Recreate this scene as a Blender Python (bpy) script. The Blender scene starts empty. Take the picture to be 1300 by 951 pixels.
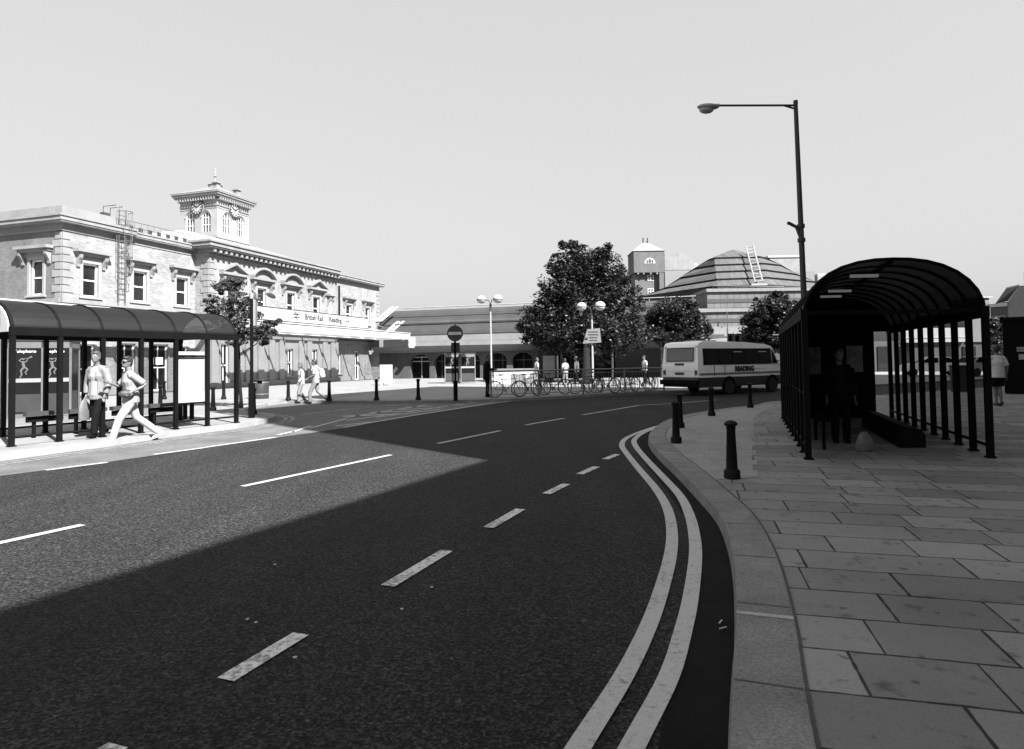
import bpy, bmesh, math, random
from mathutils import Vector, Matrix, Quaternion
R = random.Random(7)
PI = math.pi
S = bpy.context.scene
COL = S.collection

# ------------------------------------------------------------------ camera model
F, CX, CY, EYE = 820., 650., 431., 1.62
PITCH, ROLL = math.atan(28 / 820.), math.atan(.0148)

def ray(px, py):
    u, v = (px - CX) / F, -(py - CY) / F
    c, s = math.cos(ROLL), math.sin(ROLL)
    a, b = u * c + v * s, -u * s + v * c
    return (a, math.cos(PITCH) - b * math.sin(PITCH), math.sin(PITCH) + b * math.cos(PITCH))

def G(px, py, z=0.):                      # survey: photo point -> point on the level z
    d = ray(px, py); t = (z - EYE) / d[2]
    return Vector((d[0] * t, d[1] * t, z))

def D(px, py, Y):                         # survey: photo point -> point at the distance Y
    d = ray(px, py); t = Y / d[1]
    return Vector((d[0] * t, Y, EYE + d[2] * t))

# ------------------------------------------------------------------ materials (a black-and-white place: all greys)
MATS = {}
class NT:
    def __init__(s, name):
        m = bpy.data.materials.new(name); m.use_nodes = True
        s.m, s.t = m, m.node_tree
        s.b = s.t.nodes['Principled BSDF']; s.out = s.t.nodes['Material Output']
    def n(s, k, **kw):
        x = s.t.nodes.new(k)
        for a, v in kw.items(): setattr(x, a, v)
        return x
    def l(s, a, b): s.t.links.new(a, b)
    def math(s, op, a, b=None, c=None):
        x = s.n('ShaderNodeMath', operation=op)
        for i, v in enumerate((a, b, c)):
            if v is None: continue
            if isinstance(v, (int, float)): x.inputs[i].default_value = v
            else: s.l(v, x.inputs[i])
        return x.outputs[0]
    def noise(s, vec, scale, detail=4, rough=.6):
        x = s.n('ShaderNodeTexNoise'); x.inputs['Scale'].default_value = scale
        x.inputs['Detail'].default_value = detail; x.inputs['Roughness'].default_value = rough
        if vec is not None: s.l(vec, x.inputs['Vector'])
        return x.outputs['Fac']
    def rng(s, v, a, b, c, d):
        x = s.n('ShaderNodeMapRange'); s.l(v, x.inputs[0])
        for i, k in enumerate((a, b, c, d)): x.inputs[i + 1].default_value = k
        return x.outputs[0]
    def bump(s, h, strength, dist=.01):
        x = s.n('ShaderNodeBump'); x.inputs['Strength'].default_value = strength
        x.inputs['Distance'].default_value = dist
        s.l(h, x.inputs['Height']); s.l(x.outputs[0], s.b.inputs['Normal'])
    def col(s, v):                        # value socket -> grey base colour
        x = s.n('ShaderNodeCombineColor')
        for i in range(3): s.l(v, x.inputs[i])
        s.l(x.outputs[0], s.b.inputs['Base Color'])

def grey(v): return (v, v, v, 1)

def M(name, v, rough=.6, var=.18, scale=2.5, fine=.12, fscale=45, bump=0., metal=0., spec=.5, world=False):
    if name in MATS: return MATS[name]
    t = NT(name)
    if world: vec = t.n('ShaderNodeNewGeometry').outputs['Position']
    else: vec = t.n('ShaderNodeTexCoord').outputs['Object']
    a = t.noise(vec, scale); b = t.noise(vec, fscale, 3)
    a = t.rng(a, .25, .75, 1 - var, 1 + var); b = t.rng(b, .25, .75, 1 - fine, 1 + fine)
    t.col(t.math('MULTIPLY', t.math('MULTIPLY', a, b), v))
    t.b.inputs['Roughness'].default_value = rough; t.b.inputs['Metallic'].default_value = metal
    t.b.inputs['Specular IOR Level'].default_value = spec
    if bump: t.bump(t.noise(vec, fscale, 4), bump, .02)
    MATS[name] = t.m
    return t.m

def asphalt(name, v, grain=1.0):
    t = NT(name); pos = t.n('ShaderNodeNewGeometry').outputs['Position']
    vo = t.n('ShaderNodeTexVoronoi'); vo.inputs['Scale'].default_value = 68; t.l(pos, vo.inputs['Vector'])
    sep = t.n('ShaderNodeSeparateColor'); t.l(vo.outputs['Color'], sep.inputs[0])
    chips = t.math('POWER', sep.outputs[0], 2.2)
    chips = t.rng(chips, 0, 1, 1 - .6 * grain, 1 + 1.7 * grain); chips = t.math('ADD', chips, t.rng(sep.outputs[1], .955, .97, 0, 1.6))
    mid = t.rng(t.noise(pos, 30, 6, .8), .3, .7, 1 - .42 * grain, 1 + .42 * grain)
    big = t.rng(t.noise(pos, .35, 5, .6), .3, .7, .82, 1.18)
    mp = t.n('ShaderNodeMapping'); mp.inputs['Rotation'].default_value = (0, 0, math.radians(-20))
    mp.inputs['Scale'].default_value = (1.6, .07, 1); t.l(pos, mp.inputs['Vector'])
    wear = t.rng(t.noise(mp.outputs[0], 1.0, 3), .3, .7, .84, 1.16)
    spots = t.rng(t.noise(pos, 2.6, 2, .4), .70, .76, 1, 1.16)
    k = t.math('MULTIPLY', t.math('MULTIPLY', chips, mid), t.math('MULTIPLY', big, wear))
    t.col(t.math('MULTIPLY', t.math('MULTIPLY', k, spots), v))
    t.b.inputs['Roughness'].default_value = .88; t.b.inputs['Specular IOR Level'].default_value = .15
    t.bump(t.math('ADD', vo.outputs['Distance'], t.noise(pos, 30, 4)), .55 * grain, .008)
    MATS[name] = t.m
    return t.m

def slabs(name, v, L, W, ang, joint=.012, tone=.16, jd=.25, stain=1., joff=.0):
    """paving of slabs laid in courses along the direction ang (world), random slab tones and joints"""
    t = NT(name); pos = t.n('ShaderNodeNewGeometry').outputs['Position']
    mp = t.n('ShaderNodeMapping'); mp.inputs['Rotation'].default_value = (0, 0, -ang); t.l(pos, mp.inputs['Vector'])
    wob = t.n('ShaderNodeSeparateXYZ'); t.l(mp.outputs[0], wob.inputs[0])
    j = t.rng(t.noise(pos, 1.3, 2), 0, 1, -.018, .018)
    y = t.math('ADD', t.math('ADD', wob.outputs[1], j), joff)
    row = t.math('FLOOR', t.math('DIVIDE', y, W))
    fy = t.math('FRACT', t.math('DIVIDE', y, W))
    wn = t.n('ShaderNodeTexWhiteNoise', noise_dimensions='1D'); t.l(row, wn.inputs['W'])
    xs = t.math('ADD', t.math('DIVIDE', wob.outputs[0], L), t.math('MULTIPLY', wn.outputs['Value'], 7.3))
    # unequal slab lengths: warp x a little
    xs = t.math('ADD', xs, t.math('MULTIPLY', t.math('SINE', t.math('MULTIPLY', xs, 2.1)), .22))
    cell = t.math('FLOOR', xs); fx = t.math('FRACT', xs)
    cv = t.n('ShaderNodeCombineXYZ'); t.l(cell, cv.inputs[0]); t.l(row, cv.inputs[1])
    w2 = t.n('ShaderNodeTexWhiteNoise', noise_dimensions='3D'); t.l(cv.outputs[0], w2.inputs['Vector'])
    tone_ = t.rng(w2.outputs['Value'], 0, 1, 1 - tone, 1 + tone)
    ex = t.math('MULTIPLY', t.math('MINIMUM', fx, t.math('SUBTRACT', 1, fx)), L)
    ey = t.math('MULTIPLY', t.math('MINIMUM', fy, t.math('SUBTRACT', 1, fy)), W)
    edge = t.math('MINIMUM', ex, ey)
    edge = t.math('ADD', edge, t.rng(t.noise(pos, 9, 4), 0, 1, -joint * .9, joint * .9))
    jm = t.rng(edge, joint * .4, joint, jd, 1)
    st = t.rng(t.noise(pos, 5.5, 5, .62), .58, .70, 1, 1 - .45 * stain)
    gum = t.rng(t.noise(pos, 9., 1, .3), .70, .74, 1, 1 - .5 * stain)
    big = t.rng(t.noise(pos, .9, 5, .62), .3, .7, .86, 1.14)
    fine = t.rng(t.noise(pos, 75, 4, .7), .3, .7, .84, 1.16)
    k = t.math('MULTIPLY', t.math('MULTIPLY', tone_, jm), t.math('MULTIPLY', big, fine))
    t.col(t.math('MULTIPLY', t.math('MULTIPLY', k, t.math('MULTIPLY', st, gum)), v))
    t.b.inputs['Roughness'].default_value = .88; t.b.inputs['Specular IOR Level'].default_value = .15
    t.bump(t.math('ADD', t.math('MULTIPLY', jm, 1.6), t.math('MULTIPLY', t.noise(pos, 40, 4), .35)), .6, .008)
    MATS[name] = t.m
    return t.m

def brick(name, v, bw=.23, bh=.078, mortar=1.25, tone=.22, stain=.2, band=None):
    """brickwork / block courses on vertical walls of any direction, in world metres"""
    t = NT(name); g = t.n('ShaderNodeNewGeometry')
    cr = t.n('ShaderNodeVectorMath', operation='CROSS_PRODUCT'); cr.inputs[0].default_value = (0, 0, 1)
    t.l(g.outputs['Normal'], cr.inputs[1])
    nm = t.n('ShaderNodeVectorMath', operation='NORMALIZE'); t.l(cr.outputs[0], nm.inputs[0])
    dt = t.n('ShaderNodeVectorMath', operation='DOT_PRODUCT'); t.l(g.outputs['Position'], dt.inputs[0]); t.l(nm.outputs[0], dt.inputs[1])
    sp = t.n('ShaderNodeSeparateXYZ'); t.l(g.outputs['Position'], sp.inputs[0])
    cb = t.n('ShaderNodeCombineXYZ'); t.l(dt.outputs['Value'], cb.inputs[0]); t.l(sp.outputs[2], cb.inputs[1])
    bt = t.n('ShaderNodeTexBrick'); t.l(cb.outputs[0], bt.inputs['Vector'])
    bt.inputs['Color1'].default_value = grey(1 - tone); bt.inputs['Color2'].default_value = grey(1 + tone)
    bt.inputs['Mortar'].default_value = grey(mortar); bt.inputs['Scale'].default_value = 1
    bt.inputs['Brick Width'].default_value = bw; bt.inputs['Row Height'].default_value = bh
    bt.inputs['Mortar Size'].default_value = min(bh, bw) * .09
    s2 = t.n('ShaderNodeSeparateColor'); t.l(bt.outputs['Color'], s2.inputs[0])
    big = t.rng(t.noise(g.outputs['Position'], .5, 6, .65), .3, .7, 1 - stain, 1 + stain)
    mp = t.n('ShaderNodeMapping'); mp.inputs['Scale'].default_value = (1.7, 1.7, .16); t.l(g.outputs['Position'], mp.inputs['Vector'])
    streak = t.rng(t.noise(mp.outputs[0], 1.3, 4), .35, .7, 1.05, 1 - stain * .6)
    fine = t.rng(t.noise(g.outputs['Position'], 20, 4), .3, .7, .9, 1.1)
    t.col(t.math('MULTIPLY', t.math('MULTIPLY', t.math('MULTIPLY', s2.outputs[0], fine), t.math('MULTIPLY', big, streak)), v))
    t.b.inputs['Roughness'].default_value = .85; t.b.inputs['Specular IOR Level'].default_value = .25
    t.bump(bt.outputs['Fac'], -.25, .01)
    MATS[name] = t.m
    return t.m

def lined(name, v, pitch, depth=.35, rough=.6, var=.15, vertical=True):
    """sheet with standing seams (vertical) or tile courses (level)"""
    t = NT(name); g = t.n('ShaderNodeNewGeometry')
    sp = t.n('ShaderNodeSeparateXYZ'); t.l(g.outputs['Position'], sp.inputs[0])
    if vertical:
        cr = t.n('ShaderNodeVectorMath', operation='CROSS_PRODUCT'); cr.inputs[0].default_value = (0, 0, 1)
        t.l(g.outputs['Normal'], cr.inputs[1])
        nm = t.n('ShaderNodeVectorMath', operation='NORMALIZE'); t.l(cr.outputs[0], nm.inputs[0])
        dt = t.n('ShaderNodeVectorMath', operation='DOT_PRODUCT'); t.l(g.outputs['Position'], dt.inputs[0]); t.l(nm.outputs[0], dt.inputs[1])
        u = dt.outputs['Value']
    else: u = sp.outputs[2]
    q = t.math('DIVIDE', u, pitch); f = t.math('FRACT', q)
    w = t.n('ShaderNodeTexWhiteNoise', noise_dimensions='1D'); t.l(t.math('FLOOR', q), w.inputs['W'])
    tone = t.rng(w.outputs['Value'], 0, 1, 1 - var, 1 + var)
    e = t.rng(t.math('MINIMUM', f, t.math('SUBTRACT', 1, f)), .04, .14, 1 - depth, 1)
    big = t.rng(t.noise(g.outputs['Position'], .6, 5), .3, .7, .85, 1.15)
    fine = t.rng(t.noise(g.outputs['Position'], 14, 3), .3, .7, .9, 1.1)
    t.col(t.math('MULTIPLY', t.math('MULTIPLY', t.math('MULTIPLY', e, tone), t.math('MULTIPLY', big, fine)), v))
    t.b.inputs['Roughness'].default_value = rough; t.b.inputs['Specular IOR Level'].default_value = .12
    t.bump(e, .4, .02)
    MATS[name] = t.m
    return t.m

def paint(name, v, worn=.35):
    """road paint, worn through to the tarmac in places"""
    t = NT(name); pos = t.n('ShaderNodeNewGeometry').outputs['Position']
    a = t.noise(pos, 26, 5, .75); b = t.noise(pos, 3, 3)
    k = t.math('ADD', t.math('MULTIPLY', a, .75), t.math('MULTIPLY', b, .25))
    m = t.rng(k, worn + .02, worn + .16, .25, 1)
    f = t.rng(t.noise(pos, 120, 2), .3, .7, .85, 1.15)
    t.col(t.math('MULTIPLY', t.math('MULTIPLY', m, f), v))
    t.b.inputs['Roughness'].default_value = .7
    t.bump(a, .35, .006)
    MATS[name] = t.m
    return t.m

def glass(name, tint=.9, clear=.8, rough=.03, dark=.02):
    """a pane: part of the light passes, the rest is a glossy dark surface"""
    t = NT(name)
    t.b.inputs['Base Color'].default_value = grey(dark); t.b.inputs['Roughness'].default_value = rough
    tr = t.n('ShaderNodeBsdfTransparent'); tr.inputs['Color'].default_value = grey(tint)
    mx = t.n('ShaderNodeMixShader'); mx.inputs[0].default_value = clear
    t.l(t.b.outputs[0], mx.inputs[1]); t.l(tr.outputs[0], mx.inputs[2]); t.l(mx.outputs[0], t.out.inputs[0])
    MATS[name] = t.m
    return t.m

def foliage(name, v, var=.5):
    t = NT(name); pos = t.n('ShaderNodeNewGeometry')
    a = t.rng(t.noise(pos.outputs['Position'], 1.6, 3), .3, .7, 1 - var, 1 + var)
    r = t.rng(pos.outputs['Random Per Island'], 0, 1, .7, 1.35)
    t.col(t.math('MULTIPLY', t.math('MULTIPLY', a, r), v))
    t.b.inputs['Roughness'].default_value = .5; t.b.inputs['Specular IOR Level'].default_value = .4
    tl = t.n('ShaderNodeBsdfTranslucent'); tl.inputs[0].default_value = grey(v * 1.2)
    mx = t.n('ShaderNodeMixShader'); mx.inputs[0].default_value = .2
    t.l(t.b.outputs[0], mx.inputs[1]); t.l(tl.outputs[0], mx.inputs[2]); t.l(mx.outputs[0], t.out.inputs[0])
    MATS[name] = t.m
    return t.m

def emit(name, v, st):
    t = NT(name); t.b.inputs['Base Color'].default_value = grey(.2)
    t.b.inputs['Emission Color'].default_value = grey(v); t.b.inputs['Emission Strength'].default_value = st
    MATS[name] = t.m
    return t.m

STREET = math.atan2(.295, .955)           # the station front runs along (.295,.955)
m_road = asphalt('asphalt', .0172)
m_gutter = M('gutter_tarmac', .009, .9, .35, 2.2, .35, 60, .2, spec=.08, world=True)
m_layby = M('layby_concrete', .085, .85, .4, 1.1, .35, 22, .25, world=True)
m_patch = M('old_tarmac', .07, .85, .2, 1.2, .2, 40, .25, world=True)
m_flag = slabs('paving_flags', .20, .74, .46, -.27, .011, .22, .16)
m_sett = slabs('paving_setts', .25, .30, .20, -.27, .006, .1, .65, .4)
m_fore = slabs('forecourt_paving', .19, .6, .6, STREET, .01, .07, .7, .3)
m_kerb = M('kerb_granite', .16, .85, .3, 3, .45, 60, .3, world=True)
m_kerbl = M('kerb_pale_granite', .2, .85, .2, 3, .2, 70, .3, world=True)
m_paint = paint('white_road_paint', .34, .33)
m_yellow = paint('yellow_road_paint', .40, .31)
m_worn = paint('worn_road_paint', .62, .38)
m_brick = brick('pale_gault_brick', .205, bw=.3, bh=.1, tone=.2, mortar=1.2, stain=.2)
m_brick2 = brick('darker_gault_brick', .12, tone=.14, stain=.25)  # side wall brick, darker than the front
m_canopy = glass('canopy_glazing', .85, .7, .3, .5)
m_brickd = brick('stock_brick', .2, stain=.25)  # stock brick of the ground floor walls
m_stucco = M('painted_stucco', .23, .7, .12, 1.2, .08, 30, .08)
m_stone = M('bath_stone', .19, .8, .2, 1.5, .12, 30, .12)
m_white = M('white_paint', .80, .45, .05, 2, .03, 30)
m_fascia = M('white_fascia_panel', .36, .4, .04, 1, .02, 20)
m_slate = lined('slate_roof', .05, .22, .3, .6, .2, False)
m_lead = M('lead_roof', .17, .5, .15, 2)
m_black = M('black_gloss_paint', .004, .65, .3, 3, .1, 40, spec=.08)
m_iron = M('black_cast_iron', .006, .6, .3, 5, .15, 60, .1, spec=.14)
m_dark = M('dark_grey_paint', .03, .6, .2, 3)
m_grey = M('grey_metal', .32, .45, .15, 3, metal=.3)
m_galv = M('galvanised_steel', .11, .5, .15, 6, metal=.5)
m_steel = M('bare_steel', .42, .35, .1, 10, metal=.8)
m_wglass = glass('window_glass', .5, .25, .04, .015)
m_clear = glass('shelter_glass', .82, .9, .02, .02)
m_smoke = glass('smoked_acrylic', .04, .14, .4, .008)
m_smokel = glass('bronze_acrylic', .16, .4, .5, .009)
m_busglass = glass('bus_glass', .35, .35, .04, .012)
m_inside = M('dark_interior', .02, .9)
m_curtain = M('pale_blind', .35, .8)
m_letter = M('dark_lettering', .02, .5)
m_wletter = M('white_lettering', .82, .5)
m_skin = M('skin', .115, .55, .08, 12, .05, 60)
m_hair = M('dark_hair', .018, .5, .3, 60)
m_hairl = M('brown_hair', .06, .5, .3, 60)
m_hairg = M('greying_hair', .06, .6, .3, 60)
m_rubber = M('rubber', .012, .75, .2, 8)
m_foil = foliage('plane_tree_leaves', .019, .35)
m_foil2 = foliage('small_tree_leaves', .085, .6)
m_bark = M('bark', .012, .9, .3, 8, .3, 40, .5, spec=.1)

def sky():
    w = bpy.data.worlds.new('World'); S.world = w; w.use_nodes = True
    t = w.node_tree; bg = t.nodes['Background']
    s = t.nodes.new('ShaderNodeTexSky'); s.sky_type = 'NISHITA'; s.sun_disc = False
    s.sun_elevation = math.radians(SUN_EL); s.sun_rotation = math.atan2(SUN_AZ[0], SUN_AZ[1])
    s.air_density = 1.6; s.dust_density = 5.0; s.ozone_density = 1.0
    bw = t.nodes.new('ShaderNodeRGBToBW'); t.links.new(s.outputs[0], bw.inputs[0])
    pw = t.nodes.new('ShaderNodeMath'); pw.operation = 'POWER'; pw.inputs[1].default_value = .24
    t.links.new(bw.outputs[0], pw.inputs[0])
    ml = t.nodes.new('ShaderNodeMath'); ml.operation = 'MULTIPLY'; ml.inputs[1].default_value = SKY_GAIN
    t.links.new(pw.outputs[0], ml.inputs[0])
    t.links.new(ml.outputs[0], bg.inputs['Color']); bg.inputs['Strength'].default_value = .1
SUN_AZ, SUN_EL, SKY_GAIN, EXPOSURE = (.66, -.75), 44., 1.56, 1.9
sky()
sl = bpy.data.lights.new('sun', 'SUN'); sl.energy = 5.0; sl.angle = math.radians(.55); sl.color = (1, 1, 1)
so = bpy.data.objects.new('sun', sl); COL.objects.link(so)
ce = math.cos(math.radians(SUN_EL)); k = math.hypot(*SUN_AZ)
sv = Vector((SUN_AZ[0] / k * ce, SUN_AZ[1] / k * ce, math.sin(math.radians(SUN_EL))))
so.rotation_euler = sv.to_track_quat('Z', 'Y').to_euler(); so.location = sv * 90

# ------------------------------------------------------------------ mesh helpers
class MB:
    def __init__(s): s.bm = bmesh.new()
    def quad(s, *ps):
        return s.bm.faces.new([s.bm.verts.new(Vector(p)) for p in ps])
    def box(s, c, size, rot=0., rm=None):
        m = rm if rm is not None else Matrix.Rotation(rot, 3, 'Z')
        h = Vector(size) / 2; c = Vector(c)
        v = [s.bm.verts.new(c + m @ Vector((x * h.x, y * h.y, z * h.z))) for x in (-1, 1) for y in (-1, 1) for z in (-1, 1)]
        for f in ((0, 1, 3, 2), (4, 6, 7, 5), (0, 4, 5, 1), (2, 3, 7, 6), (0, 2, 6, 4), (1, 5, 7, 3)):
            s.bm.faces.new([v[i] for i in f])
        return s
    def hexa(s, p):                       # 8 corners: bottom 4 (ccw), top 4
        v = [s.bm.verts.new(Vector(q)) for q in p]
        for f in ((3, 2, 1, 0), (4, 5, 6, 7), (0, 1, 5, 4), (1, 2, 6, 5), (2, 3, 7, 6), (3, 0, 4, 7)):
            s.bm.faces.new([v[i] for i in f])
        return s
    def prism(s, pts, vec):
        vec = Vector(vec); a = [s.bm.verts.new(Vector(p)) for p in pts]; b = [s.bm.verts.new(Vector(p) + vec) for p in pts]
        n = len(pts); s.bm.faces.new(a[::-1]); s.bm.faces.new(b)
        for i in range(n): s.bm.faces.new((a[i], a[(i + 1) % n], b[(i + 1) % n], b[i]))
        return s
    def tube(s, pts, r, n=8, caps=True, r2=None, closed=False):
        pts = [Vector(p) for p in pts]; rings = []
        rs = r if isinstance(r, (list, tuple)) else [r + ((r2 if r2 is not None else r) - r) * i / max(1, len(pts) - 1) for i in range(len(pts))]
        up = None
        for i, p in enumerate(pts):
            if closed: d = pts[(i + 1) % len(pts)] - pts[i - 1]
            else: d = pts[min(i + 1, len(pts) - 1)] - pts[max(i - 1, 0)]
            if d.length < 1e-9: d = Vector((0, 0, 1))
            d.normalize()
            if up is None: up = Vector((0, 0, 1)) if abs(d.z) < .9 else Vector((1, 0, 0))
            a = d.cross(up).normalized(); b = d.cross(a).normalized(); up = -b if True else up
            rings.append([s.bm.verts.new(p + (a * math.cos(2 * PI * k / n) + b * math.sin(2 * PI * k / n)) * rs[i]) for k in range(n)])
        m = len(rings)
        for i in range(m if closed else m - 1):
            A, B = rings[i], rings[(i + 1) % m]
            for k in range(n): s.bm.faces.new((A[k], A[(k + 1) % n], B[(k + 1) % n], B[k]))
        if caps and not closed:
            s.bm.faces.new(rings[0][::-1]); s.bm.faces.new(rings[-1])
        return s
    def lathe(s, prof, c=(0, 0, 0), n=16, m3=None):
        c = Vector(c); rings = []
        for r, z in prof:
            if r < 1e-6: rings.append([s.bm.verts.new(c + (m3 @ Vector((0, 0, z)) if m3 else Vector((0, 0, z))))]); continue
            ring = []
            for k in range(n):
                v = Vector((r * math.cos(2 * PI * k / n), r * math.sin(2 * PI * k / n), z))
                ring.append(s.bm.verts.new(c + (m3 @ v if m3 else v)))
            rings.append(ring)
        for A, B in zip(rings, rings[1:]):
            if len(A) == 1 and len(B) == 1: continue
            for k in range(n):
                if len(A) == 1: s.bm.faces.new((A[0], B[k], B[(k + 1) % n]))
                elif len(B) == 1: s.bm.faces.new((A[k], B[0], A[(k + 1) % n])) if False else s.bm.faces.new((A[k], A[(k + 1) % n], B[0]))
                else: s.bm.faces.new((A[k], A[(k + 1) % n], B[(k + 1) % n], B[k]))
        if len(rings[0]) > 1: s.bm.faces.new(rings[0][::-1])
        if len(rings[-1]) > 1: s.bm.faces.new(rings[-1])
        return s
    def ell(s, c, r, m3=None, n=12, k=8):
        prof = [(math.sin(PI * i / k), -math.cos(PI * i / k)) for i in range(k + 1)]
        prof[0] = (0, -1); prof[-1] = (0, 1)
        sc = Matrix.Diagonal(Vector(r))
        return s.lathe(prof, c, n, (m3 @ sc) if m3 else sc)

def add(name, mb, mat, parent=None, smooth=False, bevel=0.):
    bm = mb.bm
    if bevel:
        bmesh.ops.bevel(bm, geom=bm.edges[:], offset=bevel, segments=2, affect='EDGES', profile=.7, clamp_overlap=True)
    bmesh.ops.recalc_face_normals(bm, faces=bm.faces[:])
    me = bpy.data.meshes.new(name)
    root = parent
    while root is not None and root.parent is not None: root = root.parent
    if root is not None: off = root.location.copy()
    else:
        bb = [v.co for v in bm.verts]
        off = Vector(((min(v.x for v in bb) + max(v.x for v in bb)) / 2, (min(v.y for v in bb) + max(v.y for v in bb)) / 2, min(v.z for v in bb)))
    bmesh.ops.translate(bm, verts=bm.verts[:], vec=-off)
    bm.to_mesh(me); bm.free()
    for p in me.polygons: p.use_smooth = smooth
    me.materials.append(mat)
    o = bpy.data.objects.new(name, me); COL.objects.link(o)
    if parent is not None: o.parent = parent
    else: o.location = off
    if smooth:
        try: me.set_sharp_from_angle(angle=math.radians(40))
        except Exception: pass
    return o

def thing(name, label, cat, loc=(0, 0, 0), group=None):
    o = bpy.data.objects.new(name, None); COL.objects.link(o); o.location = loc
    o.empty_display_size = .3
    tag(o, label, cat, group); return o

def tag(o, label, cat, group=None, kind=None):
    o['label'] = label; o['category'] = cat
    if group: o['group'] = group
    if kind: o['kind'] = kind
    return o

def struct(name, mb, mat, smooth=False):
    o = add(name, mb, mat, None, smooth); o['kind'] = 'structure'; return o

def place(o, loc, rz=0.):
    o.location = Vector(loc); o.rotation_euler = (0, 0, rz); return o

def dup(root, label=None, group=None):
    r = root.copy(); COL.objects.link(r)
    if label: r['label'] = label
    if group: r['group'] = group
    for ch in list(root.children):
        c = ch.copy(); COL.objects.link(c); c.parent = r
        for g in list(ch.children):
            d = g.copy(); COL.objects.link(d); d.parent = c
    return r

def text(name, body, size, mat, parent, org, xdir, ydir, depth=.006, align='CENTER', bold=0., squash=1.):
    cu = bpy.data.curves.new(name, 'FONT'); cu.body = body; cu.size = size; cu.extrude = depth
    cu.align_x = align; cu.align_y = 'CENTER'; cu.offset = bold; cu.resolution_u = 3
    tmp = bpy.data.objects.new(name, cu); COL.objects.link(tmp)
    dg = bpy.context.evaluated_depsgraph_get()
    me = bpy.data.meshes.new_from_object(tmp.evaluated_get(dg))
    bpy.data.objects.remove(tmp); bpy.data.curves.remove(cu)
    x = Vector(xdir).normalized(); y = Vector(ydir).normalized(); z = x.cross(y)
    mw = Matrix(((x.x * squash, y.x, z.x, org[0]), (x.y * squash, y.y, z.y, org[1]), (x.z * squash, y.z, z.z, org[2]), (0, 0, 0, 1)))
    root = parent
    while root.parent is not None: root = root.parent
    me.transform(Matrix.Translation(-root.location) @ mw)
    me.name = name; me.materials.clear(); me.materials.append(mat)
    o = bpy.data.objects.new(name, me); COL.objects.link(o); o.parent = parent
    return o

def flatpoly(pts, z):
    mb = MB(); mb.bm.faces.new([mb.bm.verts.new((p[0], p[1], z)) for p in pts]); return mb

def offset(line, w):
    out = []
    for i, p in enumerate(line):
        d = (line[min(i + 1, len(line) - 1)] - line[max(i - 1, 0)]); d.z = 0; d.normalize()
        out.append(p + Vector((d.y, -d.x, 0)) * w)
    return out

def smoothline(pts, n=5):                 # Catmull-Rom through the points
    out = []; P = [Vector(p) for p in pts]
    for i in range(len(P) - 1):
        a, b, c, d = P[max(i - 1, 0)], P[i], P[i + 1], P[min(i + 2, len(P) - 1)]
        for k in range(n):
            t = k / n
            out.append(.5 * ((2 * b) + (c - a) * t + (2 * a - 5 * b + 4 * c - d) * t * t + (3 * b - a - 3 * c + d) * t ** 3))
    out.append(P[-1]); return out

def ribbon(mb, line, w, z):
    a, b = offset(line, w / 2), offset(line, -w / 2)
    va = [mb.bm.verts.new((p.x, p.y, z)) for p in a]; vb = [mb.bm.verts.new((p.x, p.y, z)) for p in b]
    for i in range(len(line) - 1): mb.bm.faces.new((va[i], vb[i], vb[i + 1], va[i + 1]))
    return mb

# ------------------------------------------------------------------ ground, road, pavements
mb = MB(); mb.quad((-400, -60, 0), (400, -60, 0), (400, 700, 0), (-400, 700, 0)); struct('road', mb, m_road)
PZ = .12
kpx = [(935, 790), (933, 720), (925, 680), (912, 650), (890, 625), (860, 595), (838, 575), (826, 561), (825, 550), (841, 536), (870, 526.5), (920, 518.5), (960, 514), (990, 509)]
kerb = [Vector((-5.4, -14, PZ)), Vector((-.12, 0, PZ)), G(930, 862, PZ)] + [G(x, y, PZ) for x, y in kpx] + [Vector((14.5, 25.2, PZ)), Vector((24, 31, PZ)), Vector((60, 52, PZ))]
kerb = smoothline(kerb, 6)
def kerbstrip(name, line, w, mat, flip=1):
    inner = offset(line, w * flip); mb = MB()
    T = [mb.bm.verts.new((p.x, p.y, PZ)) for p in line]; I = [mb.bm.verts.new((p.x, p.y, PZ)) for p in inner]
    Bt = [mb.bm.verts.new((p.x - (q.x - p.x) * .06, p.y - (q.y - p.y) * .06, -.02)) for p, q in zip(line, inner)]
    for i in range(len(line) - 1):
        mb.bm.faces.new((T[i], I[i], I[i + 1], T[i + 1])); mb.bm.faces.new((Bt[i], T[i], T[i + 1], Bt[i + 1]))
    struct(name, mb, mat); return inner
inner = kerbstrip('kerb', kerb, .31, m_kerb, 1)
pav = [(p.x, p.y) for p in inner] + [(70, 52), (70, -30), (-11, -30)]
struct('pavement', flatpoly(pav, PZ - .004), m_flag)
mb = MB(); acc = 0.
for p_, q_, i_ in zip(kerb, kerb[1:], inner):
    acc += (q_ - p_).length
    if acc > .85 and p_.y < 26:
        acc = 0.; e_ = (i_ - p_); ribbon(mb, [p_ + e_ * .02, p_ + e_ * .98], .014, PZ + .0015)
ribbon(mb, offset([p for p in inner if p.y < 26], .01), .016, PZ + .002)
struct('kerb_joints', mb, M('joint_dirt', .05, .9, .4, 8, .4, 50, world=True))
mb = MB(); a_ = G(958, 783, PZ); e_ = [min(kerb, key=lambda p: (p - a_).length), min(inner, key=lambda p: (p - a_).length)]; ribbon(mb, e_, .05, PZ + .0025); struct('kerb_joints', mb, M('mortar_joint', .33, .9, .2, 8, .3, 50, world=True))
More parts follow.
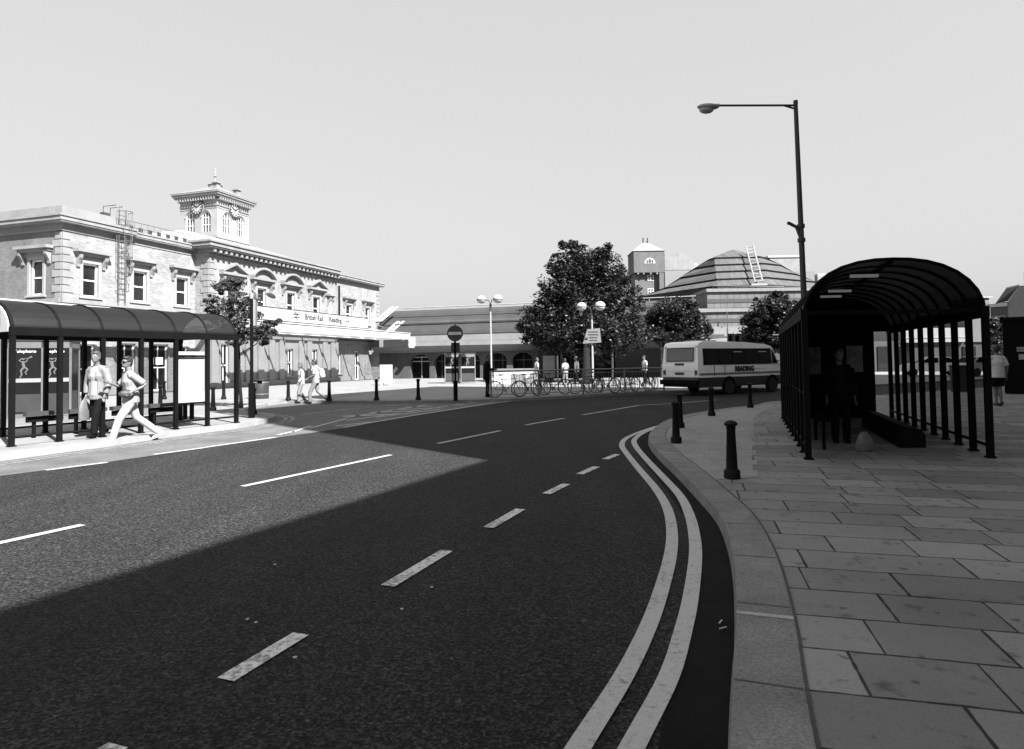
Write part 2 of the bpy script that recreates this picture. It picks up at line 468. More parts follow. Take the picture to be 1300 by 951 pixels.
# paler small paving towards the road corner
sq = [(962, 606), (962, 597), (956, 597), (956, 590), (961, 590), (961, 584), (955, 584), (955, 578), (960, 578), (960, 572), (955, 572), (955, 566), (958, 566), (958, 560), (954, 560), (954, 554), (957, 554), (957, 549), (956, 530), (985, 513)]
ksec = [p for p in inner if G(905, 600, PZ).y * .93 < p.y < G(975, 512.5, PZ).y]
sett = [G(x, y, PZ) for x, y in sq] + ksec[::-1]
struct('paved_corner', flatpoly([(p.x, p.y) for p in sett], PZ + .001), m_sett)
# gutter
gl = [p for p in kerb if p.y < 24]
struct('gutter', ribbon(MB(), offset(gl, -.15), .28, .004), m_gutter)
# lay-by, forecourt, tarmac of the side entrance
lay = [(-260, 641), (0, 604.6), (135, 587), (261, 569), (342, 557), (408, 548), (435, 543.5), (465, 538), (500, 532), (565, 521.6), (634, 511), (678, 507), (730, 503)]
layl = [G(x, y) for x, y in lay]
back = [G(x, y) for x, y in [(730, 498.5), (600, 505), (480, 506.5), (365, 507.5), (300, 520), (0, 560), (-260, 585)]]
struct('lay_by', flatpoly([(p.x, p.y) for p in layl + back], .004), m_layby)
# station pavement with its kerb
lk = [(-260, 612), (0, 577), (50, 570.5), (135, 560), (220, 548), (301, 538.5), (330, 533.5), (345, 530), (349, 526.8), (343, 524.5), (326, 523)]
lkl = [G(x, y, PZ) for x, y in lk]
lkl = lkl[:-6] + smoothline(lkl[-6:], 5)
lin = kerbstrip('kerb', lkl, .3, m_kerbl, -1)
end = [G(x, y, PZ) for x, y in [(309, 521.5), (318, 516.5), (340, 511.5), (365, 508.6)]]
kerbstrip('kerb', [lkl[-1]] + end, .18, m_kerbl, -1)
pk = [(365, 508.6), (480, 508.8), (560, 508.2), (610, 507.2), (650, 506), (700, 503.5), (760, 500.2), (800, 498.2), (838, 496.2)]
pkl = [G(x, y, PZ) for x, y in pk] + [Vector((14, 31.6, PZ)), Vector((22, 36, PZ)), Vector((60, 58, PZ))]
pin = kerbstrip('kerb', smoothline(pkl, 3), .2, m_kerb, -1)
fore = [(p.x, p.y) for p in lin] + [(p.x, p.y) for p in end[:-1]] + [(p.x, p.y) for p in pin] + [(70, 130), (-70, 130), (-70, 10), (-16, 4)]
struct('forecourt', flatpoly(fore, PZ - .004), m_fore)
ent = [G(x, y) for x, y in [(349, 530), (352, 526), (320, 519), (300, 521), (330, 512), (365, 505), (620, 504), (560, 521.5), (470, 534), (400, 528), (372, 531)]]
mb = MB()
ep = [G(x, y) for x, y in [(352, 531), (350, 524), (300, 522), (322, 514.5), (365, 507.6), (480, 507.5), (600, 506), (640, 506.5), (560, 514), (470, 518), (400, 523)]]
struct('side_road', flatpoly([(p.x, p.y) for p in ep], .008), m_patch)
# tarmac of the cycle stand and of the road beyond
cyc = [G(x, y, PZ) for x, y in [(420, 507.2), (480, 507.4), (560, 506.8), (640, 505), (700, 502.3), (760, 499.2), (838, 495.4), (842, 488), (760, 489), (690, 490), (600, 490.5), (560, 491), (500, 495)]]
struct('path', flatpoly([(p.x, p.y) for p in cyc], PZ + .001), M('plaza_tarmac', .2, .85, .2, 1.2, .18, 40, .2, world=True))

# ------------------------------------------------------------------ road markings (structure: paint on the road)
def dashes(name, segs, w, mat, z=.008):
    mb = MB()
    for a, b in segs:
        p, q = G(*a), G(*b); n = max(2, int((q - p).length / .4))
        ribbon(mb, [p + (q - p) * i / n for i in range(n + 1)], w, z)
    o = struct(name, mb, mat); return o
def ext(a, b, t): return (a[0] + (b[0] - a[0]) * t, a[1] + (b[1] - a[1]) * t)
pa, pb = G(382, 806), G(492, 745)
dashes('lane_line', [((382, 806), (286, 864.5)), ((492, 745), (567, 700)), ((620, 670.5), (661, 647)), ((693.5, 627.5), (719, 615)), ((736, 602.5), (757, 593)), ((768, 583.5), (784, 577.2)), ((150, 948), (60, 1003))], .115, m_worn)
cl = MB()
for a, b in [((308, 618), (496, 578)), ((556, 563.5), (635, 547.2)), ((667, 540), (716, 531.3)), ((740, 527), (785, 519.4)), ((785, 519.4), (812, 514.8)), ((812, 514.8), (846, 513)), ((-110, 714), (105, 667)), ((848, 513), (910, 508))]:
    p, q = G(*a), G(*b); ribbon(cl, [p + (q - p) * i / 8 for i in range(9)], .11, .008)
struct('centre_line', cl, m_paint)
edge = MB()
for a, b in [((58, 597.5), (136, 587.6)), ((195, 577.5), (262, 568.5)), ((262, 568.2), (350, 555.6)), ((425, 541.4), (470, 536)), ((440, 534), (486, 528)), ((478, 530.2), (560, 519.6))]:
    p, q = G(*a), G(*b); ribbon(edge, [p + (q - p) * i / 8 for i in range(9)], .13, .009)
ribbon(edge, offset(smoothline([G(x, y) for x, y in [(440, 543.2), (500, 532.6), (565, 522), (634, 511.6), (676, 507.6)]], 4), -.1), .15, .01)
for i in range(9):
    a = G(476 + 20 * i, 529.5 - 2.95 * i); b = G(488 + 20 * i, 527.6 - 2.9 * i)
    ribbon(edge, [a, b], .13, .0095)
struct('edge_line', edge, m_paint)
h = MB()
for a, b, w in [((435, 529), (500, 526.5), .3), ((470, 524.5), (535, 521.5), .22), ((495, 521), (560, 518), .2), ((515, 517.5), (548, 515.5), .2), ((440, 530.5), (540, 514.6), .13), ((392, 544.5), (440, 532), .12), ((372, 549), (395, 541), .1), ((352, 553), (374, 548), .1), ((380, 527), (450, 519), .07), ((450, 519), (520, 513.5), .07)]:
    p, q = G(*a), G(*b); ribbon(h, [p + (q - p) * i / 5 for i in range(6)], w, .013)
struct('hatching', h, M('faded_marking', .36, .8, .3, 6, .3, 40, world=True))
def yl(px): return smoothline([G(x, y) for x, y in px], 5)
o1 = yl([(600, 1170), (735, 951), (791, 862), (820, 804), (837, 759), (851, 707), (853, 674), (847, 646), (833, 622), (812, 597), (796, 577), (789.5, 566), (795, 557), (815, 548), (841, 539.5), (862, 533.5), (905, 524.5), (950, 519.5)])
o2 = yl([(690, 1170), (803, 951), (849, 862), (867, 804), (877, 759), (883, 707), (881, 678), (875, 654), (863, 630), (841, 605.6), (819, 582), (807, 567), (806, 558), (820, 548.5), (848, 539), (868, 533.5), (907, 525.8), (951, 520.4)])
mb = MB(); ribbon(mb, o1, .105, .011); ribbon(mb, o2, .105, .012); struct('double_yellow_lines', mb, m_yellow)
lk2 = [p for p in lkl if p.x < -6.0]
mb = MB(); ribbon(mb, offset(lk2, .32), .09, .0085); ribbon(mb, offset(lk2, .52), .09, .0085); struct('double_yellow_lines', mb, paint('old_yellow_paint', .25, .40))
# bits of litter lying about
LIT = [(915, 793, 'match'), (918, 801, 'match'), (349, 719, 'flake'), (314, 789, 'flake'), (375, 838, 'flake'), (325, 793, 'flake'), (1253, 659, 'flake'), (510, 776, 'flake'), (548, 748, 'flake')]
lm = M('litter_paper', .4, .8)
for i, (x, y, kd) in enumerate(LIT):
    p = G(x, y, PZ if x > 1000 else .0); mb = MB(); a = R.uniform(0, 3)
    if kd == 'match': mb.box(p + Vector((0, 0, .018)), (.055, .008, .006), a)
    else:
        mb.prism([p + Vector((.017 * math.cos(a + t) * R.uniform(.5, 1.1), .012 * math.sin(a + t), .014)) for t in (0, 1.2, 2.4, 3.7, 5)], (0, 0, .004))
    o = add('litter_scrap', mb, lm)
    tag(o, 'small pale scrap of litter on the %s' % ('paving flags' if x > 1000 else 'gutter by the kerb' if kd == 'match' else 'shaded tarmac'), 'litter', 'scraps of litter on the road')

# ------------------------------------------------------------------ station
SD, SN = Vector((.295, .955, 0)).normalized(), Vector((.955, -.295, 0)).normalized()
A0 = Vector((-19.7, 42.0, 0))
def W(s, z, o=0.): return A0 + SD * s + SN * o + Vector((0, 0, z))
RM = Matrix((SD, -SN, (0, 0, 1))).transposed()      # local x along the front, local y into the building

class Front:
    """works on one wall: P0 its corner, u along it, n outwards"""
    def __init__(s, P0, u, n): s.P, s.u, s.n = Vector(P0), Vector(u), Vector(n); s.rm = Matrix((s.u, -s.n, (0, 0, 1))).transposed()
    def w(s, a, z, o=0.): return s.P + s.u * a + s.n * o + Vector((0, 0, z))
    def box(s, mb, a0, a1, z0, z1, o0, o1):
        mb.box(s.w((a0 + a1) / 2, (z0 + z1) / 2, (o0 + o1) / 2), (abs(a1 - a0), abs(o1 - o0), abs(z1 - z0)), rm=s.rm); return mb
    def wall(s, mb, a0, a1, z0, z1, holes, depth=.25, o=0.):
        A = sorted({a0, a1} | {h[0] for h in holes} | {h[1] for h in holes}); Z = sorted({z0, z1} | {h[2] for h in holes} | {h[3] for h in holes})
        for x0, x1 in zip(A, A[1:]):
            for y0, y1 in zip(Z, Z[1:]):
                cx, cy = (x0 + x1) / 2, (y0 + y1) / 2
                if any(h[0] < cx < h[1] and h[2] < cy < h[3] for h in holes): continue
                mb.quad(s.w(x0, y0, o), s.w(x1, y0, o), s.w(x1, y1, o), s.w(x0, y1, o))
        for h in holes:
            c = [(h[0], h[2]), (h[1], h[2]), (h[1], h[3]), (h[0], h[3])]
            for i in range(4):
                p, q = c[i], c[(i + 1) % 4]
                mb.quad(s.w(p[0], p[1], o), s.w(q[0], q[1], o), s.w(q[0], q[1], o - depth), s.w(p[0], p[1], o - depth))
        return mb
    def poly(s, mb, pts, o0, o1): mb.prism([s.w(a, z, o0) for a, z in pts], s.n * (o1 - o0)); return mb

def sash(fr, parent, a0, a1, z0, z1, o=0., depth=.14, kind='sash', frame=.16, blind=.0):
    """a window: moulded surround, sash bars and pane"""
    f = MB()
    if frame:
        fr.box(f, a0 - frame, a0, z0, z1, o - .02, o + .06); fr.box(f, a1, a1 + frame, z0, z1, o - .02, o + .06)
        fr.box(f, a0 - frame, a1 + frame, z1, z1 + frame, o - .02, o + .07); fr.box(f, a0 - frame - .06, a1 + frame + .06, z0 - .1, z0, o - .02, o + .13)
    w = add('window', f, m_stucco, parent) if frame else None
    g = MB(); zc = (z0 + z1) / 2
    for x in (a0 + .035, a1 - .035): fr.box(g, x - .035, x + .035, z0, z1, o - depth - .03, o - depth + .04)
    for z, t in ((z0 + .05, .05), (z1 - .04, .04), (zc, .035)): fr.box(g, a0 + .07, a1 - .07, z - t, z + t, o - depth - .028, o - depth + .035)
    if kind == 'bars':
        c = (a0 + a1) / 2; fr.box(g, c - .025, c + .025, z0 + .1, z1 - .08, o - depth - .026, o - depth + .03)
    s_ = add('sash' if w else 'window', g, m_white, w or parent)
    p = MB(); fr.box(p, a0 + .02, a1 - .02, z0 + .02, z1 - .02, o - depth - .02, o - depth - .012); add('pane', p, m_wglass, w or s_)
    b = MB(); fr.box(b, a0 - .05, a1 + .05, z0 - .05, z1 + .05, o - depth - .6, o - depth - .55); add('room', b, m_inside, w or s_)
    if blind:
        b = MB(); fr.box(b, a0 + .06, a1 - .06, z1 - (z1 - z0) * blind, z1, o - depth - .1, o - depth - .09); add('blind', b, m_curtain, w or s_)
    return w or s_

def hood(fr, parent, c, w, z, o=0., kind='flat'):
    """bracketed hood over a window: flat, triangular or segmental"""
    h = MB(); fr.box(h, c - w / 2, c + w / 2, z - .16, z, o, o + .42); fr.box(h, c - w / 2 + .1, c + w / 2 - .1, z - .30, z - .16, o, o + .28)
    fr.box(h, c - w / 2 + .2, c + w / 2 - .2, z - .55, z - .30, o, o + .07)
    if kind == 'tri':
        fr.poly(h, [(c - w / 2, z), (c, z + .58), (c, z + .74), (c - w / 2 - .02, z + .14)], o, o + .42); fr.poly(h, [(c + w / 2, z), (c, z + .58), (c, z + .74), (c + w / 2 + .02, z + .14)], o, o + .42)
        fr.poly(h, [(c - w / 2 + .1, z), (c + w / 2 - .1, z), (c, z + .60)], o, o + .10)
    if kind == 'seg':
        n = 10; arc = lambda r, b: [(c + r * math.sin(t), z + b + (math.cos(t) - math.cos(.95)) * r * 1.0) for t in [-.95 + 1.9 * i / n for i in range(n + 1)]]
        r = w / 2 / math.sin(.95); a, b = arc(r, 0), arc(r, .15)
        for i in range(n): fr.poly(h, [a[i], a[i + 1], b[i + 1], b[i]], o, o + .42)
        fr.poly(h, a, o, o + .10)
    hd = add('window_hood', h, m_stone, parent)
    for sg in (-1, 1):
        k = MB(); x = c + sg * (w / 2 - .26)
        pr = [(o + .02, z - .95), (o + .09, z - .95), (o + .11, z - .8), (o + .2, z - .62), (o + .30, z - .48), (o + .33, z - .30), (o + .02, z - .30)]
        k.prism([fr.w(x - .09, q, p) for p, q in pr], fr.u * .18); add('bracket', k, m_stone, hd)

def cornice(fr, parent, name, a0, a1, z0, z1, proj, mat, blocks=0., ends=(0, 0)):
    c = MB(); H_ = z1 - z0
    for f0, f1, p in ((.0, .13, .12), (.13, .5, .05), (.5, .6, .78), (.6, .86, .88), (.86, 1., 1.)):
        fr.box(c, a0 - ends[0] * proj * p, a1 + ends[1] * proj * p, z0 + H_ * f0, z0 + H_ * f1, -.1, proj * p)
    o = add(name, c, mat, parent)
    if blocks:
        b = MB(); n = int((a1 - a0) / blocks)
        for i in range(n + 1):
            x = a0 + (a1 - a0) * i / n; fr.box(b, x - blocks * .2, x + blocks * .2, z0 + H_ * .22, z0 + H_ * .495, .03, proj * .66)
        add('modillions', b, m_stone, o)
    return o

st = thing('station_building', 'long pale brick railway station with white clock tower, pedimented windows and canopy sign', 'station', W(0, 0))
Fm = Front(A0, SD, SN); Fl = Front(W(-9.1, 0, -1.166), SD, SN); Ff = Front(W(-9.1, 0, -1.166), -SN, -SD); Fr = Front(W(-.0, 0, 0), -SN, -SD)
# walls
wm = MB()
ped = [(2.1, 'tri'), (5.1, 'seg'), (8.5, 'seg'), (11.9, 'tri')]
gh = [(1.0, 1.75, .2, 3.1), (8.0, 8.75, .75, 2.85), (11.2, 12.0, .6, 2.85)]
holes = [(c - .47, c + .47, 5.3, 7.2) for c, _ in ped] + gh
Fm.wall(wm, 0, 14.6, 0, 9.0, holes)
wh = [(16.45, 17.35, 5.3, 6.95), (19.75, 20.65, 5.3, 6.95), (13.75 + .75, 14.1 + .75, 9, 9.01)][:2]
gwh = [(16.1, 17.05, .75, 2.7), (19.3, 20.2, .1, 2.8)]
Fm.wall(wm, 14.6, 22.5, 3.9, 9.0, wh); 
wl = MB(); Fm.wall(wl, 15.2, 22.5, 0, 3.9, gwh, o=-.9); 
wm.quad(W(15.2, 0, 0), W(15.2, 3.9, 0), W(15.2, 3.9, -.9), W(15.2, 0, -.9)); Fm.wall(wm, 14.6, 15.2, 0, 3.9, [])
wl.quad(W(15.2, 3.9, 0), W(22.5, 3.9, 0), W(22.5, 3.9, -.9), W(15.2, 3.9, -.9)); add('ground_floor_wall', wl, m_brickd, st); wl = MB()
lw = [1.62, 4.82, 8.0]
lg = [(1.0, 1.9, .2, 2.9), (3.3, 4.5, .15, 3.0), (5.6, 6.9, .15, 3.0), (7.6, 8.5, .9, 2.9)]
Fl.wall(wm, 0, 9.1, 3.9, 9.0, [(c - .47, c + .47, 5.47, 7.3) for c in lw]); Fl.wall(wl, 0, 9.1, 0, 3.9, lg); add('ground_floor_wall', wl, m_brickd, st); wl = MB()
ws = MB(); Ff.wall(ws, 0, 14, 3.9, 9.0, [(1.30, 2.25, 5.5, 7.4), (5.3, 6.25, 5.5, 7.4)]); add('side_wall', ws, m_brick2, st); Ff.wall(wl, 0, 14, 0, 3.9, []); add('ground_floor_wall', wl, m_brickd, st)
Fr.wall(wm, 0, 1.166, 0, 9.0, [])
wm.quad(W(22.5, 0, 0), W(22.5, 0, -12), W(22.5, 9, -12), W(22.5, 9, 0))
add('wall', wm, m_brick, st)
# quoins
q = MB()
def quoins(fr, a, sgn, z0, z1, o=0.):
    n = int((z1 - z0) / .38)
    for i in range(n):
        L = .62 if i % 2 else .42; z = z0 + i * (z1 - z0) / n
        fr.box(q, a, a + sgn * L, z + .02, z + (z1 - z0) / n - .03, o - .02, o + .045)
for args in ((Fl, 0, 1, 4.4, 8.8), (Ff, .03, 1, 4.4, 8.8), (Fm, 0, 1, 4.4, 8.8), (Fr, .03, 1, 4.4, 8.8), (Fm, 22.5, -1, 3.9, 8.6)):
    q = MB(); quoins(*args); add('quoins', q, m_stone, st)
# cornices, parapets, roofs
cornice(Fm, st, 'cornice', 0, 14.6, 8.85, 9.78, .75, m_stone, .5, (1, 0))
cornice(Fr, st, 'cornice', .0, 1.166, 8.85, 9.77, .74, m_stone, 0)
cornice(Fm, st, 'cornice', 14.6, 22.5, 8.8, 9.5, .5, m_stone, 0, (0, 1))
cornice(Fl, st, 'cornice', 0, 4.2, 8.86, 9.66, .5, m_stone, 0, (1, 0)); cornice(Fl, st, 'gutter_cornice', 4.2, 9.0, 8.86, 9.56, .38, m_stone)
cornice(Ff, st, 'cornice', 0.0, 14, 8.86, 9.655, .49, m_stone, 0)
p = MB(); Fl.box(p, -.1, 4.0, 9.6, 10.15, -.45, .12); Ff.box(p, .46, 14, 9.6, 10.148, -.45, .12); add('parapet', p, m_stone, st)
r = MB(); r.hexa([W(-9.0, 9.3, -1.6), W(-9, 9.3, -13), W(0, 9.3, -13), W(0, 9.3, -1.6), W(-8.9, 9.9, -3), W(-8.9, 9.9, -12), W(-.1, 9.9, -12), W(-.1, 9.9, -3)])
r.hexa([W(-.5, 9.72, .3), W(-.5, 9.72, -14), W(14.8, 9.72, -14), W(14.8, 9.72, .3), W(3.5, 11.6, -5.5), W(3.5, 11.6, -8.5), W(11, 11.6, -8.5), W(11, 11.6, -5.5)])
r.hexa([W(14.85, 9.45, .2), W(14.85, 9.45, -12), W(22.6, 9.45, -12), W(22.6, 9.45, .2), W(14.86, 10.2, -5.5), W(14.86, 10.2, -6.5), W(19, 10.2, -6.5), W(19, 10.2, -5.5)])
add('roof', r, M('pale_lead_roof', .3, .5, .1, 1), st)
# string course, plinth, pilasters
b = MB(); Fl.box(b, -.08, 9.05, 5.05, 5.28, 0, .16); Ff.box(b, .02, 14, 5.05, 5.279, 0, .15); Fm.box(b, -.1, 14.6, 4.75, 5.0, 0, .14); Fm.box(b, -.05, 14.55, 3.55, 3.95, 0, .22); Fm.box(b, 15.25, 22.5, 3.45, 3.75, -.9, -.72)
add('string_course', b, m_stone, st)
for fr_, a0, a1, o0, o1 in ((Fm, -.12, 15.2, 0, .22), (Fm, 15.21, 19.2, -.9, -.75), (Fm, 20.3, 22.5, -.9, -.75), (Fl, 0, .95, 0, .12), (Fl, 1.95, 3.25, 0, .12), (Fl, 4.55, 5.55, 0, .12), (Fl, 6.95, 9.0, 0, .12)):
    b = MB(); fr_.box(b, a0, a1, 0, .48, o0, o1); add('plinth', b, m_stucco, st)
for x in (.05, 2.3, 3.3, 4.6, 5.8, 7.0, 9.4, 10.5, 12.7, 13.9): b = MB(); Fm.box(b, x, x + .62, .5, 3.55, 0, .16); add('pilaster', b, m_stucco, st)
b = MB(); Fm.wall(b, 0, 14.6, .5, 3.56, gh, .02, .012); Fm.box(b, 14.62, 15.2, .5, 3.5, 0, .02); add('ground_floor_render', b, m_stucco, st)
for x in (3.95, 6.4, 10.0):
    b = MB(); Fm.box(b, x - .0, x + .3, .6, 3.3, .012, .05); add('downpipe_panel', b, m_stone, st)
# windows
for c, kd in ped:
    sash(Fm, st, c - .47, c + .47, 5.3, 7.2, blind=R.choice([0, .2])); hood(Fm, st, c, 2.5, 7.9, 0, kd)
for a0, a1, z0, z1 in wh: sash(Fm, st, a0, a1, z0, z1); hood(Fm, st, (a0 + a1) / 2, 2.05, 7.62)
sash(Fm, st, 13.72, 13.98, 5.3, 6.95, depth=-.06, frame=.1); hood(Fm, st, 13.85, .95, 7.6)
for c in lw: sash(Fl, st, c - .47, c + .47, 5.47, 7.3, blind=.12); hood(Fl, st, c, 2.05, 8.0)
for c in (1.775, 5.775): sash(Ff, st, c - .47, c + .47, 5.5, 7.4, blind=.1); hood(Ff, st, c, 2.4, 8.1)
for a0, a1, z0, z1 in gh: sash(Fm, st, a0, a1, z0, z1, kind='bars', frame=.12)
for a0, a1, z0, z1 in gwh: sash(Fm, st, a0, a1, z0, z1, o=-.9, kind='bars', frame=.1)
for a0, a1, z0, z1 in lg: sash(Fl, st, a0, a1, z0, z1, kind='bars', frame=.1)
# downpipes
for x, z0, z1, o in ((15.25, 5.0, 8.5, .1), (15.6, .3, 3.5, -.8)):
    t_ = MB(); t_.tube([W(x, z0, o), W(x, z1, o)], .07, 8); add('downpipe', t_, m_black, st)
# notices and round sign on the ground floor
b = MB(); Fl.box(b, 6.0, 6.5, 1.75, 2.2, -.02, .03); Fl.box(b, 5.7, 5.82, 1.75, 2.2, -.02, .03); add('notice', b, m_wletter, st)
b = MB(); rm = Matrix((SD, (0, 0, 1), SN)).transposed(); b.lathe([(.0, 0), (.22, 0), (.22, .05), (0, .05)], W(.55, 2.55, .02), 20, rm); add('round_sign', b, m_dark, st)
text('sign_lettering', 'o', .3, m_wletter, st, W(.55, 2.57, .08), SD, (0, 0, 1))
# canopy with its sign
Cn = Front(A0 + SN * 4.0, SD, SN)
x_r = 21.2
c = MB(); Cn.box(c, -16, x_r, 3.88, 4.40, -.08, 0); Cn.box(c, -16, x_r + .05, 4.40, 4.46, -.1, .06); Cn.box(c, -16, x_r + .02, 3.83, 3.88, -.2, .03)
Cn.box(c, x_r - .08, x_r, 3.88, 4.39, -4, -.08)
cano = add('canopy', c, m_fascia, st)
c = MB(); c.quad(Cn.w(-16, 4.15, -3.9), Cn.w(-16, 4.1, -.1), Cn.w(x_r - .1, 4.1, -.1), Cn.w(x_r - .1, 4.15, -3.9)); add('glazed_roof', c, m_canopy, cano)
c = MB(); Cn.box(c, -16, x_r - .1, 3.95, 4.14, -3.98, -3.6); Cn.box(c, -16, x_r - .1, 3.9, 4.08, -.7, -.1); add('gutter_beam', c, m_white, cano)
c = MB()
for i in range(16):
    x = -14 + i * 2.35; Cn.box(c, x - .05, x + .05, 3.92, 4.055, -3.9, -.21)
add('soffit_ribs', c, m_fascia, cano)
for x in (-.4, 2.6, 5.75, 8.95, 12.3, 14.4, 17.4, 20.4):
    c = MB(); c.ell(Cn.w(x, 3.84, -.35), (.16, .16, .1)); add('downlight', c, m_wletter, cano, True)
Sg = Front(A0 + SN * 3.9, SD, SN)
SA, SB = -.5, 13.5
c = MB(); Sg.box(c, SA, SB, 4.56, 5.36, -.1, 0); sb = add('sign_board', c, m_fascia, st)
c = MB(); Sg.box(c, SA - .06, SB + .06, 5.36, 5.41, -.12, .02); Sg.box(c, SB, SB + .06, 4.56, 5.36, -.12, .015); Sg.box(c, SA, SB, 4.515, 4.56, -.1, .06)
add('sign_edging', c, m_dark, sb)
# lettering of the sign
XU = (0, 0, 1)
def sgt(b, s0, s1, zc, size, name='lettering', squash=1.): return text(name, b, size, m_letter, sb, Sg.w((s0 + s1) / 2, zc, .012), SD, XU, .008, 'CENTER', .006, squash)
sgt('British Rail', 4.59, 7.19, 4.97, .56, squash=.92); sgt('Reading', 7.6, 9.66, 4.97, .56, squash=.98)
b = MB()                                  # the double arrow symbol and the plain arrow
for z in (4.89, 5.09): Sg.box(b, 3.38, 4.18, z - .022, z + .022, .003, .02)
for pts in ([(3.55, 5.16), (3.78, 5.09)], [(3.55, 5.29), (3.95, 5.09)], [(3.62, 4.89), (4.02, 5.09)], [(3.62, 4.89), (4.02, 4.69)]):
    (a, z), (a2, z2) = pts; b.tube([Sg.w(a, z, .011), Sg.w(a2, z2, .011)], .022, 4)
add('rail_symbol', b, m_letter, sb)
b = MB(); Sg.box(b, 10.0, 10.5, 4.93, 4.97, .003, .02); b.tube([Sg.w(10.34, 5.13, .011), Sg.w(10.54, 4.95, .011), Sg.w(10.34, 4.77, .011)], .024, 4); add('arrow', b, m_letter, sb)
# clock tower
TW = Front(W(6.75, 0, -5.4), SD, SN); TL = Front(W(6.75, 0, -5.4), -SN, -SD); w_ = 3.6
tower = MB()
def arch_hole(mb, fr, cs, W2, z0, zs, zt, a0, a1, y0, y1, depth, rise):
    """wall with round-headed openings: strips each side, spandrel pieces over the arch"""
    n = 8; xs = [a0]
    for c in cs: xs += [c - W2, c + W2]
    xs.append(a1)
    for i in range(0, len(xs), 2): mb.quad(fr.w(xs[i], y0), fr.w(xs[i + 1], y0), fr.w(xs[i + 1], y1), fr.w(xs[i], y1))
    for c in cs:
        mb.quad(fr.w(c - W2, y0), fr.w(c + W2, y0), fr.w(c + W2, z0), fr.w(c - W2, z0))
        pts = [(c - W2 * math.cos(PI * i / n), zs + rise * math.sin(PI * i / n)) for i in range(n + 1)]
        for (p, q), (p2, q2) in zip(pts, pts[1:]):
            mb.quad(fr.w(p, q), fr.w(p2, q2), fr.w(p2, y1), fr.w(p, y1)); mb.quad(fr.w(p, q), fr.w(p2, q2), fr.w(p2, q2, -depth), fr.w(p, q, -depth))
        for x in (c - W2, c + W2): mb.quad(fr.w(x, z0), fr.w(x, zs), fr.w(x, zs, -depth), fr.w(x, z0, -depth))
        mb.quad(fr.w(c - W2, z0), fr.w(c + W2, z0), fr.w(c + W2, z0, -depth), fr.w(c - W2, z0, -depth))
def arch_window(fr, c, W2, z0, zs, rise, parent, mat):
    n = 10; f = MB(); pts = [(c - W2, z0)] + [(c - W2 * math.cos(PI * i / n), zs + rise * math.sin(PI * i / n)) for i in range(n + 1)] + [(c + W2, z0)]
    f.tube([fr.w(a, z, -.1) for a, z in pts], .035, 4)
    for k in (-.34, .34): f.tube([fr.w(c + k * W2, z0, -.1), fr.w(c + k * W2, zs + rise * .93, -.1)], .028, 4)
    for z in (z0 + (zs - z0) * .5, zs): f.tube([fr.w(c - W2, z, -.1), fr.w(c + W2, z, -.1)], .022, 4)
    wn = add('window', f, m_white, parent)
    g = MB(); g.bm.faces.new([g.bm.verts.new(fr.w(a, z, -.16)) for a, z in pts]); add('pane', g, mat, wn)
tw = tower
wp = M('tower_pane', .08, .2, .3, 1.5)
ct = thing('clock_tower', '', '') if False else None
T_ = {}
for fr in (TW, TL):
    arch_hole(tower, fr, (1.05, 2.6), .42, 12.15, 13.3, 0, 0, w_, 9.6, 14.6, .2, .46)
for fr in (Front(TW.w(w_, 0), -SN, SD), Front(TL.w(w_, 0), SD, -SN)): fr.wall(tower, 0, w_, 9.6, 14.6, [])
tb = add('tower', tower, m_stucco, st)
for fr in (TW, TL):
    for c in (1.05, 2.6): arch_window(fr, c, .42, 12.15, 13.3, .46, tb, wp)
    b = MB(); fr.box(b, -.12, w_ + .12, 11.62, 11.8, -.02 if fr is TW else -.015, .1); fr.box(b, -.03, w_ + .03, 14.18, 14.28, -.02 if fr is TW else -.016, .07); fr.box(b, .02, w_ - .02, 13.98, 14.05, -.02, .03)
    for c in (1.05, 2.6):
        pts = [(c - .5 * math.cos(PI * i / 10), 13.3 + .55 * math.sin(PI * i / 10)) for i in range(11)]; b.tube([fr.w(a, z, .02) for a, z in pts], .05, 4)
    add('mouldings', b, m_stone, tb)
    b = MB()
    for i in range(15): x = .05 + i * .25; fr.box(b, x - .05, x + .05, 14.62, 14.82, .0, .33)
    add('dentils', b, m_stone, tb)
    # clock: dial, numerals, hands (ten to two)
    rm = Matrix((fr.u, (0, 0, 1), fr.n)).transposed(); cc = fr.w(1.82, 14.12, .08)
    b = MB(); b.lathe([(0, 0), (.60, 0), (.60, .05), (0, .05)], cc, 28, rm); dk = add('clock_dial', b, M('dial_white', .3, .5), tb)
    b = MB(); b.tube([cc + rm @ Vector((.56 * math.cos(t), .56 * math.sin(t), .06)) for t in [2 * PI * i / 28 for i in range(28)]], .05, 4, closed=True)
    for i in range(12):
        t = 2 * PI * i / 12; b.box(cc + rm @ Vector((.42 * math.cos(t), .42 * math.sin(t), .06)), (.2, .075, .015), rm=rm @ Matrix.Rotation(t, 3, 'Z'))
    add('clock_numerals', b, m_letter, dk)
    b = MB()
    for ang, L, wd in ((math.radians(90 - 57), .32, .09), (math.radians(90 + 58), .42, .07)): b.box(cc + rm @ Vector((math.cos(ang) * L / 2, math.sin(ang) * L / 2, .085)), (L, wd, .012), rm=rm @ Matrix.Rotation(ang, 3, 'Z'))
    add('clock_hands', b, m_letter, dk)
e = MB(); tc = TW.w(w_ / 2, 0, -w_ / 2)
rmt = TW.rm
for z0, z1, h in ((14.6, 14.68, .12), (14.84, 14.98, .32), (14.98, 15.14, .42), (15.14, 15.24, .5)): e.box(tc + Vector((0, 0, (z0 + z1) / 2)), (w_ + 2 * h, w_ + 2 * h, z1 - z0), rm=rmt)
add('tower_eaves', e, m_stone, tb)
